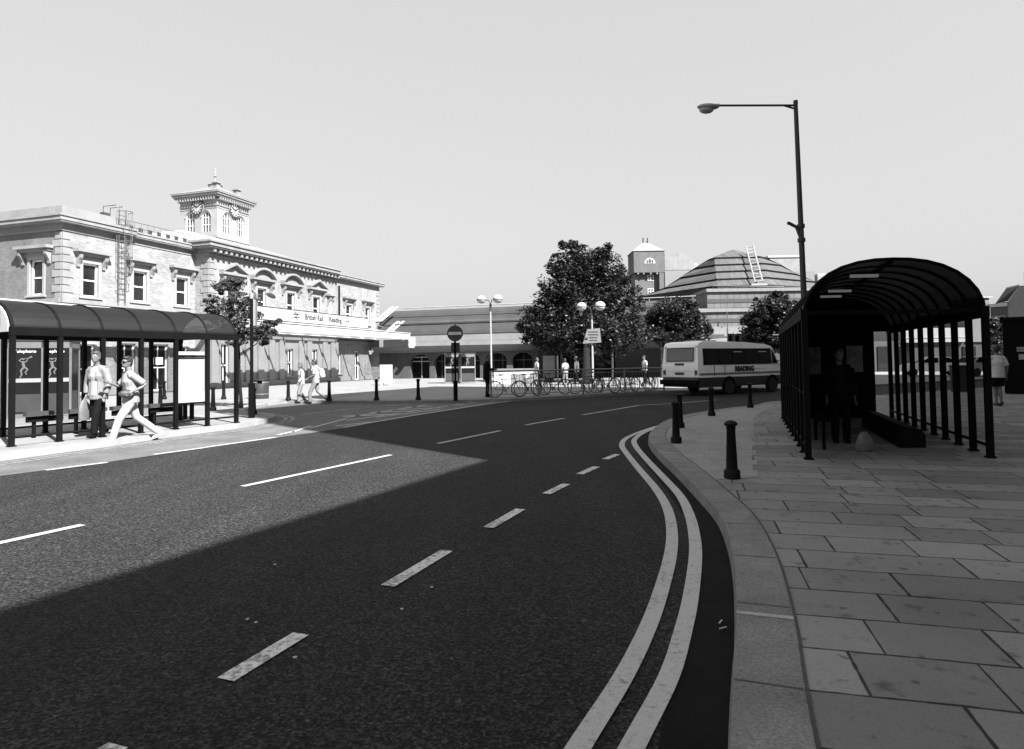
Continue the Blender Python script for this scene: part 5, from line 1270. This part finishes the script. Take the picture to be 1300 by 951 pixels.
    if jacket:
        b = MB(); torso(b, .02, -.14 if not coat else -.2, 'long'); jo = fuse('jacket', b, jacket, t, .015, 4)
        # open front: pull the chest apart to show the shirt
        me = jo.data; bm = bmesh.new(); bm.from_mesh(me); dl = [f for f in bm.faces if f.calc_center_median().x > .05 + lean * .3 and abs(f.calc_center_median().y) < .075 + .03 * (f.calc_center_median().z < 1.2) and f.calc_center_median().z < 1.52 and f.calc_center_median().z > .9]
        bmesh.ops.delete(bm, geom=dl, context='FACES'); bm.to_mesh(me); bm.free()
        so_ = jo.modifiers.new('thickness', 'SOLIDIFY'); so_.thickness = .012
    # trousers
    b = MB(); b.tube([hip + V(0, 0, .1), hip + V(0, 0, -.06)], [.132 * build, .145 * build], 14)
    for v in b.bm.verts: v.co.y *= 1.14
    for s in (-1, 1):
        kn, an = legs[s]; hp = hip + V(0, s * .085, -.04)
        if shorts: e2 = hp.lerp(kn, .8); b.tube([hp, e2], [.105, .10], 12)
        else: b.tube([hp, hp.lerp(kn, .5), kn, kn.lerp(an, .5), an + V(0, 0, -.01)], [.1, .092, .078, .073, .066], 12)
    fuse('trousers' if not shorts else 'shorts', b, legm, t, .015, 4)
    b = MB(); b.tube([hip + V(0, 0, .075), hip + V(0, 0, .105)], [.143 * build, .14 * build], 16)
    for v in b.bm.verts: v.co.y *= 1.14
    add('belt', b, m_dark, t, True)
    for s in (-1, 1):
        kn, an = legs[s]; d = V(1, 0, 0); lift = 0. if an.z < .1 else -.5
        if an.z >= .1 and an.x > 0: lift = .3
        rmx = Matrix.Rotation(-lift, 3, 'Y'); b = MB()
        b.ell(an + rmx @ V(.06, 0, -.04), (.135, .046, .04), rmx, 12, 8); b.ell(an + rmx @ V(-.02, 0, -.03), (.065, .042, .055), rmx, 10, 8); fuse('shoe', b, shoe, t, .013, 2)
    t.scale = (k, k, k); place(t, loc, rz); return t
m_tee = M('pale_tshirt', .21, .8, .1, 9, .05, 40, .15); m_tee2 = M('white_tshirt', .28, .8, .06, 9); m_grey_c = M('grey_shirt', .5, .8, .15, 9)
m_denim = M('pale_denim', .14, .85, .25, 8, .2, 60); m_whitet = M('white_trousers', .29, .8, .08, 10); m_blackt = M('black_trousers', .005, .85, .2, 8, spec=.08); m_suit = M('black_suit', .004, .8, .2, 8, spec=.1); m_jack = M('pale_jacket', .15, .8, .12, 8); m_dkgrey = M('dark_shirt', .006, .8, spec=.1)
def rad(x): return math.radians(x)
street_back = math.atan2(-SD.y, -SD.x)
# man in white striding off the kerb
p = G(166, 562.5, 0); wk = dict(legs={1: (V(.24, .1, .50), V(.36, .1, .10)), -1: (V(-.13, -.1, .52), V(-.56, -.1, .17))})
a_ = {-1: (V(.17, -.27, 1.18), V(.36, -.20, 1.26)), 1: (V(-.22, .27, 1.20), V(.02, .27, 1.08))}
hd1 = math.atan2(-.15, -1)
pm = person('man in white striding left off the kerb, wearing dark sunglasses and a shoulder bag', p + Z * .0, hd1 + .6, 1.80, wk['legs'], a_, .05, m_tee, m_whitet, m_white, m_hair, build=1.06, head=.45)
b = MB(); sh_ = V(.025, 0, 1.43); nk_ = sh_ + V(.016, 0, .08); hc_ = nk_ + V(.0375, 0, .165); hm_ = Matrix.Rotation(.45, 3, 'Z'); gq = lambda x, y, z: hc_ + hm_ @ V(x, y, z)
for s in (-1, 1):
    b.ell(gq(.098, s * .034, .008), (.014, .032, .021), hm_, 10, 6); b.tube([gq(.09, s * .065, .014), gq(-.01, s * .086, .012)], .006, 5)
b.tube([gq(.108, .03, .014), gq(.108, -.03, .014)], .007, 5)
def attach(o, root):                       # built in the wearer's own frame
    o.parent = root; o.location = (0, 0, 0); return o
def local(name, b, mat, root, smooth=True):
    bm = b.bm; bmesh.ops.recalc_face_normals(bm, faces=bm.faces[:]); me = bpy.data.meshes.new(name); bm.to_mesh(me); bm.free(); me.materials.append(mat)
    for q in me.polygons: q.use_smooth = smooth
    o = bpy.data.objects.new(name, me); COL.objects.link(o); o.parent = root; return o
local('sunglasses', b, m_black, pm)
def own(name, b, mat, root, label, cat):   # a carried thing: top-level, placed with its carrier
    bm = b.bm; mw = Matrix.Translation(root.location) @ root.rotation_euler.to_matrix().to_4x4() @ Matrix.Diagonal((*root.scale, 1)); bmesh.ops.transform(bm, matrix=mw, verts=bm.verts[:])
    return tag(add(name, b, mat, None, True), label, cat)
b = MB(); b.ell(V(.13, .22, 1.03), (.15, .07, .085), None, 14, 10); b.tube([V(.12, .2, 1.08), V(.18, .08, 1.25), V(.135, -.08, 1.45), V(.0, -.15, 1.52), V(-.14, -.08, 1.44), V(-.19, .1, 1.2), V(.04, .24, 1.07)], .016, 6)
own('shoulder_bag', b, m_dark, pm, 'dark shoulder bag slung across the man in white', 'bag')
# man with jacket and carrier bag under the shelter
p = G(124.5, 555.0, PZ); a_ = {1: (V(.02, .29, 1.15), V(.10, .27, .90)), -1: (V(.0, -.27, 1.15), V(.04, -.26, .90))}
pj = person('man in a pale open jacket, white shirt and black trousers walking under the left shelter', p, hd1 + 1.2, 1.80, {1: (V(.16, .1, .50), V(.2, .1, .09)), -1: (V(.0, -.1, .50), V(-.28, -.1, .13))}, a_, .03, m_tee2, m_blackt, m_black, m_hairg, 'long', jacket=m_jack, head=.2)
b = MB(); q = V(.08, -.27, .56); b.tube([q + V(0, 0, .22), q + V(0, 0, .12), q + V(0, 0, -.05), q + V(0, 0, -.2)], [.05, .12, .14, .13], 12)
for v in b.bm.verts: v.co.y = q.y + (v.co.y - q.y) * .45
b.tube([q + V(-.05, 0, .2), V(.06, -.265, .86), q + V(.05, 0, .2)], .008, 5); own('carrier_bag', b, M('grey_bag', .09, .6, .3, 8), pj, 'grey carrier bag in the hand of the man with the pale jacket', 'bag')
# the couple
p = G(382.5, 512.2, 0); wl_ = {1: (V(.14, .09, .5), V(.14, .09, .09)), -1: (V(.02, -.09, .5), V(-.2, -.09, .13))}
person('woman in a white top and pale jeans walking beside the man with a rucksack', p, rad(215), 1.66, wl_, {1: (V(.05, .27, 1.14), V(.2, .27, .92)), -1: (V(-.1, -.27, 1.14), V(-.12, -.28, .9))}, .02, m_tee2, m_denim, m_black, m_hairl, 'long', long_hair=True, head=.1)
p = G(401, 512.8, 0); pr_ = person('man in a pale shirt and jeans walking beside the woman, rucksack on one shoulder', p, rad(188), 1.78, {1: (V(.2, .1, .5), V(.22, .1, .09)), -1: (V(-.06, -.1, .51), V(-.44, -.1, .17))}, {1: (V(.05, .26, 1.15), V(.25, .22, 1.05)), -1: (V(-.12, -.25, 1.16), V(.05, -.22, 1.0))}, .04, m_tee, m_denim, m_black, m_hair, 'short')
b = MB(); b.ell(V(-.24, -.03, 1.22), (.11, .15, .21), None, 14, 10); b.ell(V(-.31, -.03, 1.14), (.06, .11, .11), None, 12, 8)
for s in (-.12, .08): b.tube([V(-.18, s, 1.38), V(-.02, s, 1.53), V(.14, s, 1.40), V(.08, s * 1.2, 1.15), V(-.16, s, 1.06)], .022, 6)
own('rucksack', b, m_grey_c, pr_, 'pale rucksack with dark edges on the back of the walking man', 'bag')
# man in the dark suit
p = G(618.5, 504.2, PZ); person('man in a black suit reading beside the left end of the bike railing', p, rad(8), 1.78, None, {1: (V(.06, .25, 1.15), V(.3, .12, 1.15)), -1: (V(.06, -.25, 1.15), V(.3, -.1, 1.15))}, .03, m_tee2, m_suit, m_black, m_hair, 'long', jacket=m_suit, coat=True, head=-.2)
# walker on the right
p = G(1268, 515, PZ); person('person in a grey t-shirt and dark shorts walking away past the dark kiosk', p, rad(84), 1.72, {1: (V(.06, .06, .5), V(.0, .05, .09)), -1: (V(.02, -.06, .5), V(-.05, -.05, .10))}, {1: (V(.02, .24, 1.15), V(.14, .18, 1.02)), -1: (V(-.05, -.25, 1.14), V(.0, -.24, .9))}, .02, m_grey_c, m_black, m_dark, m_hair, 'short', shorts=True, build=1.12)
# waiting person inside the shelter
p = NL + ru * 1.9 + rw * .28; person('person in dark clothes waiting inside the shaded right shelter', p, rad(-100), 1.60, None, None, 0., m_dkgrey, m_blackt, m_black, m_hair, 'long', jacket=m_suit)
p = NL + ru * .8 + rw * .36; b = MB(); b.tube([p, p + Z * .10, p + Z * .22, p + Z * .30], [.13, .15, .12, .05], 10)
for i, v in enumerate(b.bm.verts): v.co.y = p.y + (v.co.y - p.y) * .6; v.co += Vector((R.uniform(-.02, .02), R.uniform(-.02, .02), R.uniform(-.01, .02)))
tag(add('carrier_bag', b, M('pale_bag', .12, .5, .3, 12), None, True), 'pale crumpled carrier bag on the ground inside the right shelter', 'bag')
# people in the square
for px, py, h, rz, tp, lg, lb, lh in ((732.5, 488, 1.72, 180, m_grey_c, m_blackt, 'person in a grey top walking in front of the plane tree trunk', False), (819, 487, 1.70, 200, m_tee2, m_blackt, 'person in a bright white t-shirt walking behind the bicycles close to the bus', False), (681.5, 488.5, 1.68, 20, m_tee2, m_denim, 'person in white beside the end of the white hoarding', True), (718, 489, 1.60, 120, m_tee, m_denim, 'person in a pale top standing between the pillar and the grey topped walker', True)):
    person(lb, G(px, py, PZ), rad(rz), h, {1: (V(.12, .09, .5), V(.12, .09, .09)), -1: (V(.0, -.09, .5), V(-.18, -.09, .12))}, None, .02, tp, lg, m_black, m_hair, 'short', long_hair=lh)
# ------------------------------------------------------------------ trees
def tree(name, label, base, blobs, n, leaf, mat, trunk_r, limbs=None, seed=1, group=None, sub=.32):
    """blobs: (centre, radii). crown of leaf faces grouped in clumps, with gaps between the clumps"""
    rr = random.Random(seed); base = Vector(base); blobs = list(blobs); sat = []
    for c, r in blobs:
        for _ in range(5):
            d = Vector((rr.gauss(0, 1), rr.gauss(0, 1), rr.gauss(0, 1))).normalized(); kk = rr.uniform(.16, .34); sat.append((Vector(c) + Vector((d.x * r[0], d.y * r[1], d.z * r[2])) * rr.uniform(.9, 1.12), (r[0] * kk, r[1] * kk, r[2] * kk)))
    nb_ = len(blobs); blobs += sat; t = thing(name, label, 'tree', base, group)
    tot = sum(r[0] * r[1] * r[2] for c, r in blobs); vs, fs = [], []
    lo = max(blobs, key=lambda q: q[1][0] * q[1][2])[0]
    for c, r in blobs:
        c = Vector(c); m = max(5, int(n * (r[0] * r[1] * r[2]) / tot / 48))
        for _ in range(m):
            while True:
                d = Vector((rr.uniform(-1, 1), rr.uniform(-1, 1), rr.uniform(-1, 1)))
                if .02 < d.length < 1: break
            rad_ = d.length ** .55; d.normalize()
            q = c + Vector((d.x * r[0], d.y * r[1], d.z * r[2])) * rad_
            cr = sub * rr.uniform(.5, 1.25) * (r[0] ** .3); tilt = Vector((rr.uniform(-.5, .5), rr.uniform(-.5, .5), 1))
            for _ in range(48):
                while True:
                    e = Vector((rr.uniform(-1, 1), rr.uniform(-1, 1), rr.uniform(-1, 1)))
                    if e.length < 1: break
                e = Vector((e.x, e.y, e.z * .7)) * cr + q
                L = leaf * rr.uniform(.7, 1.25)
                a = Vector((rr.gauss(0, 1), rr.gauss(0, 1), rr.gauss(0, .4))).normalized(); nn = (Vector((rr.gauss(0, .8), rr.gauss(0, .8), rr.gauss(0, .6))) + tilt * 1.2).normalized()
                s = a.cross(nn)
                if s.length < .1: continue
                s.normalize(); k = len(vs)
                vs += [e - a * L, e - s * L * .6 + a * L * .1, e + a * L, e + s * L * .6 - a * L * .05]; fs.append((k, k + 1, k + 2, k + 3))
    me = bpy.data.meshes.new('crown'); me.from_pydata([v - base for v in vs], [], fs); me.materials.append(mat)
    o = bpy.data.objects.new('crown', me); COL.objects.link(o); o.parent = t
    b = MB(); top = Vector(lo) + Vector((0, 0, .1)); mid = base.lerp(top, .45) + Vector((rr.uniform(-.1, .1), 0, 0))
    b.tube([base, base + Vector((0, 0, .3)), mid, top], [trunk_r * 1.35, trunk_r, trunk_r * .8, trunk_r * .35], 10); tk = add('trunk', b, m_bark, t, True)
    for c, r in blobs[:9]:
        b = MB(); s0 = base.lerp(top, rr.uniform(.35, .7)); c = Vector(c); b.tube([s0, s0.lerp(c, .5) + Vector((0, 0, -.15)), c + Vector((0, 0, r[2] * .4))], [trunk_r * .4, trunk_r * .25, trunk_r * .08], 6); add('limb', b, m_bark, t, True)
    return t
def bl(lst, Y):                            # blobs surveyed as photo point, half width, half height, distance offset
    out = []
    for px, py, wx, wz, dy in lst:
        c = D(px, py, Y + dy); k = (Y + dy) / 820; out.append((c, (wx * k, min(wx, 45) * k * .9, wz * k)))
    return out
big = bl([(742, 385, 44, 62, 0), (738, 336, 30, 26, 0), (765, 350, 30, 30, .5), (712, 362, 26, 30, -.5), (697, 398, 32, 30, 0), (682, 416, 20, 20, .5), (782, 392, 34, 42, 0), (795, 425, 26, 24, -.5), (745, 425, 46, 30, -1), (760, 440, 30, 20, 0), (708, 432, 28, 18, -.6), (725, 318, 12, 12, 0), (762, 322, 12, 13, 0), (705, 340, 10, 10, 0), (790, 365, 16, 18, 0)], 46)
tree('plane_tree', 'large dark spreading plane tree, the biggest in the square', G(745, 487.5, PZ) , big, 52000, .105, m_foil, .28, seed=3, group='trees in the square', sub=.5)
t2 = bl([(855, 402, 30, 22, 0), (835, 415, 20, 20, 0), (878, 415, 22, 18, 0), (858, 425, 34, 16, -.4), (868, 390, 14, 12, 0), (842, 396, 14, 12, 0), (893, 420, 9, 10, 0)], 54)
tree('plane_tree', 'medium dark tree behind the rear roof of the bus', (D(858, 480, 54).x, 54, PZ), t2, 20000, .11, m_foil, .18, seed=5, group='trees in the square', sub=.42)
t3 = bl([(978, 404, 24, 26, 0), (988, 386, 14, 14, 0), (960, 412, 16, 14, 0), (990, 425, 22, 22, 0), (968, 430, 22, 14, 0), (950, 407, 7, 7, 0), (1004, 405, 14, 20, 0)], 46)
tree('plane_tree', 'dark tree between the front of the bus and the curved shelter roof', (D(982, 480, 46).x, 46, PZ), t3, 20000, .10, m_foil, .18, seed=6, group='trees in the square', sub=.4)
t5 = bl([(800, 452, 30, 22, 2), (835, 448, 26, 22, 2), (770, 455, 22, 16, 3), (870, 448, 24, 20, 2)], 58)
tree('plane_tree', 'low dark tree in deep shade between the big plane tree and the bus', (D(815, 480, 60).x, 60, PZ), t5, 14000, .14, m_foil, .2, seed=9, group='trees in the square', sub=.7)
t4 = bl([(292, 378, 22, 24, 0), (290, 360, 14, 14, 0), (303, 400, 30, 26, 0), (280, 408, 22, 20, 0), (322, 412, 22, 18, 0), (330, 425, 14, 12, 0), (270, 385, 10, 12, 0), (310, 425, 26, 12, 0), (345, 415, 9, 9, 0)], 23)
tree('young_tree', 'slim young tree with a loose crown behind the end of the left shelter', (D(306, 500, 23).x, 23, PZ), t4, 6500, .05, m_foil2, .06, seed=11, sub=.22)
t6 = bl([(1268, 420, 9, 14, 0), (1262, 436, 10, 12, 0), (1274, 432, 9, 12, 0), (1258, 412, 7, 9, 0)], 55)
tree('plane_tree', 'sunlit speckled tree seen past the right edge of the curved shelter', (D(1266, 480, 55).x, 55, PZ), t6, 3000, .15, foliage('light_leaves', .05), .12, seed=13, group='trees in the square', sub=.4)
# ------------------------------------------------------------------ right edge: kiosk, gabled building, shops, parked cars
p = D(1276, 500, 24.6); p.z = PZ; kx, ky = Vector((.8, -.6, 0)), Vector((.6, .8, 0)); kc = p + kx * 1.15 + ky * 1.05; krm = Matrix((kx, ky, Z)).transposed()
t = thing('dark_kiosk', 'tall black kiosk with two small pale signs at the right edge', 'kiosk', kc)
b = MB(); b.box(kc + Z * 1.4, (2.3, 2.1, 2.8), rm=krm); add('body', b, m_suit, t); b = MB(); b.box(kc + Z * 2.83, (2.45, 2.25, .14), rm=krm); add('roof', b, m_black, t)
def onk(px, py):
    d = Vector(ray(px, py)); o_ = Vector((0, 0, EYE)); q_ = p - ky * .015
    return o_ + d * ((q_ - o_).dot(ky) / d.dot(ky))
for x0, x1, y0, y1 in ((1291, 1304, 440.5, 446.5), (1293.5, 1306, 449.5, 456.5)):
    a, c = onk(x0, y1), onk(x1, y0); w_k = (c - a).dot(kx); b = MB(); b.box((a + c) / 2, (w_k, .03, abs(c.z - a.z)), rm=krm); s_ = add('sign_plate', b, m_grey, t)
    if y0 < 445: text('lettering', 'BUR', .15, m_dark, s_, (a + c) / 2 - ky * .02, kx, Z, .003)
t = thing('gabled_building', 'victorian brick building with paired arched windows, dark mansard roof and pale gable', 'building', (D(1285, 480, 70).x, 72, 0))
g = lambda px, py, Y: D(px, py, Y)
fl = lambda v: Vector((v.x, v.y, 0))
A1, B1 = g(1257, 388, 71.5), g(1279.5, 383, 70); C1, D1 = g(1294, 362.8, 68.5), g(1330, 361, 66)
b = MB(); b.quad(fl(A1), fl(B1), B1, A1); A2 = A1 * 1.14; A2.z = A1.z; A2.x += 1; b.quad(fl(A1), A1, A2, fl(A2)); add('front_wall', b, brick('red_brick', .055), t)
b = MB(); b.bm.faces.new([b.bm.verts.new(v) for v in (fl(B1), fl(D1), D1, C1, B1)]); add('gable_wall', b, M('gable_render', .14, .8, .12), t)
T1, T0 = g(1277, 366.5, 75), g(1263.5, 385.5, 71.6)
b = MB(); b.quad(T0, B1 + Vector((0, 0, .05)), C1, T1); b.bm.faces.new([b.bm.verts.new(v) for v in (T0, T1, A2 + Vector((1.5, 1, 0)))]); b.quad(T1, C1, C1 * 1.1, T1 * 1.08); add('mansard_roof', b, M('dark_slate', .035, .7, .4, 3, spec=.15), t)
fr = Front(fl(A1), (fl(B1) - fl(A1)).normalized(), Vector(((fl(B1) - fl(A1)).y, -(fl(B1) - fl(A1)).x, 0)).normalized()); Lf = (fl(B1) - fl(A1)).length
b = MB(); fr.box(b, -.15, Lf, A1.z - .2, A1.z + .15, .0, .25); add('cornice', b, M('stone_trim', .3, .8), t); b = MB(); fr.box(b, 0, Lf, A1.z - 2.5, A1.z - 2.2, .0, .1); add('string_course', b, M('stone_trim', .3, .8), t)
for k in (.36, .66):
    cx = Lf * k; zc = A1.z - 1.5; pts = lambda r, h: [(cx - r, zc - h)] + [(cx - r * math.cos(PI * i / 8), zc + r * math.sin(PI * i / 8)) for i in range(9)] + [(cx + r, zc - h)]
    b = MB(); fr.poly(b, pts(.34, .6), .0, .05); w = add('arched_window', b, m_stone, t); b = MB(); fr.poly(b, pts(.22, .55), .05, .07); add('pane', b, m_black, w)
b = MB(); c = D(1298.5, 356, 71); b.box((c.x + .6, 71, c.z + .1), (.45, .6, 1.6)); add('chimney', b, m_dark, t)
t = thing('side_block', 'narrow grey block between the shelter roof and the gabled building', 'building', (D(1252, 480, 78).x, 79, 0)); slabbox(1245, 1259.5, 378, 480, 78, 5, 'wall', M('side_render', .11, .8), t); slabbox(1244, 1260.5, 376.5, 378, 77.8, 5.3, 'parapet', m_grey, t)
t = thing('shop_parade', 'low parade of dark shops with a bright white fascia seen through the right shelter', 'shops', (D(1190, 480, 62).x, 62, 0))
slabbox(1060, 1252, 434, 475, 62, 8, 'shop_fronts', m_dark, t); slabbox(1150, 1226, 417, 433.9, 61.6, 8, 'fascia', M('bright_fascia', .24, .5, .1), t); slabbox(1150, 1226, 428, 428.6, 61.55, .1, 'fascia_line', m_grey, t); slabbox(1226, 1252, 395, 433.9, 61.8, 8, 'upper_wall', M('upper_brick', .12, .8), t)
for i, px in enumerate((1066, 1090, 1114, 1140, 1168, 1196, 1222)): slabbox(px, px + 18, 440, 474, 61.9, .2, 'shop_window', m_wglass, t)
def car(label, loc, rz, mat):
    t = thing('parked_car', label, 'car', (0, 0, 0), 'cars parked beyond the shelter')
    b = MB(); pr = [(-2, .35), (-2.02, .75), (-1.9, .92), (-1.5, .95), (-1.05, 1.36), (.35, 1.38), (1.0, .96), (1.85, .84), (2.02, .65), (2.0, .35)]
    A_ = [b.bm.verts.new((x, .8 - max(0, z - .9) * .25, z)) for x, z in pr]; B_ = [b.bm.verts.new((x, -.8 + max(0, z - .9) * .25, z)) for x, z in pr]; b.bm.faces.new(A_); b.bm.faces.new(B_[::-1])
    for i in range(len(pr)): j = (i + 1) % len(pr); b.bm.faces.new((A_[i], B_[i], B_[j], A_[j]))
    add('body', b, mat, t, True, .04)
    for s in (-1, 1):
        for x0, x1, x2, x3 in ((-1.35, -.38, -.38, -1.0), (-.3, .75, .3, -.3)):
            b = MB(); y = s * .795; b.prism([(x0, y, .98), (x1, y, .98), (x2, y - s * .09, 1.32), (x3, y - s * .09, 1.32)], (0, s * .02, 0)); add('side_window', b, m_black, t)
    for x0, z0, x1, z1 in ((-1.52, .98, -1.1, 1.33), (.98, .99, .42, 1.35)): b = MB(); b.quad((x0 * 1.02, -.7, z0), (x0 * 1.02, .7, z0), (x1 * 1.02, .64, z1), (x1 * 1.02, -.64, z1)); add('windscreen', b, m_black, t)
    for x in (-1.25, 1.25):
        for s in (-1, 1): wheel(t, x, s * .72, .3, .18)
    for s in (-1, 1): b = MB(); b.box((2.0, s * .6, .68), (.06, .3, .14)); add('headlight', b, m_white, t); b = MB(); b.box((-2.0, s * .6, .72), (.06, .3, .14)); add('rear_light', b, m_dark, t)
    return place(t, loc, rz)
car('white parked car seen between the posts of the right shelter', (D(1183, 470, 47).x, 47, .12), 2.7, m_bw); car('pale grey parked car seen just left of the shelter end post', (D(1250, 470, 45).x, 45, .12), .1, M('car_silver', .4, .3))
p = G(1219.5, 497, PZ); t = thing('litter_bin', 'square dark grey bin seen through the right shelter wall', 'bin', p); b = MB(); b.box(p + Z * .5, (.5, .5, 1.0)); add('body', b, M('bin_dark', .045, .5), t, bevel=.02); b = MB(); b.box(p + Z * 1.04, (.56, .56, .08)); add('lid', b, m_dark, t, bevel=.015)

# ------------------------------------------------------------------ the office block on the near side of the street (throws the long shadow; tower and wing are added for more shade)
P0 = Vector((7.75, 1.4, 0)); du = Vector((.43, .90, 0)).normalized(); dn = Vector((du.y, -du.x, 0))
mof = brick('office_brick', .25)
def office(name, label, a0, a1, h, dep, off=0., u=du, P=P0):
    n = Vector((u.y, -u.x, 0)); fr = Front(P + u * a0 + n * off, u, -n); t = thing(name, label, 'office', fr.P); L = a1 - a0
    st_ = [z for z in range(4, int(h) - 2, 4)]; hs = []
    for z in st_:
        x = .8
        while x + 1.6 < L: hs.append((x, x + 1.4, z, z + 2.0)); x += 2.4
    b = MB(); fr.wall(b, 0, L, 0, h, hs, .15)
    b.quad(fr.w(0, 0), fr.w(0, h), fr.w(0, h, -dep), fr.w(0, 0, -dep)); b.quad(fr.w(L, 0), fr.w(L, h), fr.w(L, h, -dep), fr.w(L, 0, -dep)); b.quad(fr.w(0, 0, -dep), fr.w(0, h, -dep), fr.w(L, h, -dep), fr.w(L, 0, -dep))
    add('wall', b, mof, t); b = MB(); b.quad(fr.w(0, h), fr.w(L, h), fr.w(L, h, -dep), fr.w(0, h, -dep)); add('roof', b, m_dark, t)
    b = MB()
    for z in st_: fr.box(b, .5, L - .5, z - .1, z + 2.1, -.25, -.2)
    add('glazing', b, m_black, t)
office('office_block', 'low brick office range on the near side of the street', -26, -.002, 12.0, 10)
office('office_block', 'taller brick office on the near side of the street', 0, 6, 26.5, 12)
office('shade_office_tower', 'unseen tall brick office tower added to carry the shadow across the square', 6.002, 18, 30.0, 14)  # unseen tower, its height set to stretch the shadow over the forecourt
u2 = Vector((.66, .75, 0)).normalized(); office('office_block', 'unseen long brick office wing added beyond the tower to shade the bus', 0, 34, 15.0, 10, 0, u2, P0 + du * 18.01)  # unseen wing added to keep the bus out of the sun

# ------------------------------------------------------------------ camera and render settings
c, s = math.cos(ROLL), math.sin(ROLL)
Rx = Vector((1, 0, 0)); Up = Vector((0, -math.sin(PITCH), math.cos(PITCH))); Fw = Vector((0, math.cos(PITCH), math.sin(PITCH)))
cx_, cy_, cz_ = Rx * c - Up * s, Rx * s + Up * c, -Fw
cam = bpy.data.cameras.new('camera'); co = bpy.data.objects.new('camera', cam); COL.objects.link(co)
co.matrix_world = Matrix(((cx_.x, cy_.x, cz_.x, 0), (cx_.y, cy_.y, cz_.y, 0), (cx_.z, cy_.z, cz_.z, EYE), (0, 0, 0, 1)))
cam.sensor_fit = 'HORIZONTAL'; cam.sensor_width = 36; cam.lens = 36 * F / 1300; cam.shift_y = -(475.5 - CY) / 1300; cam.clip_start = .05; cam.clip_end = 2000
S.camera = co
vs = S.view_settings; vs.view_transform = 'Standard'; vs.look = 'None'; vs.exposure = EXPOSURE; vs.gamma = 1.0; vs.use_curve_mapping = False
S.display_settings.display_device = 'sRGB'
S.cycles.max_bounces = 8; S.cycles.transparent_max_bounces = 24
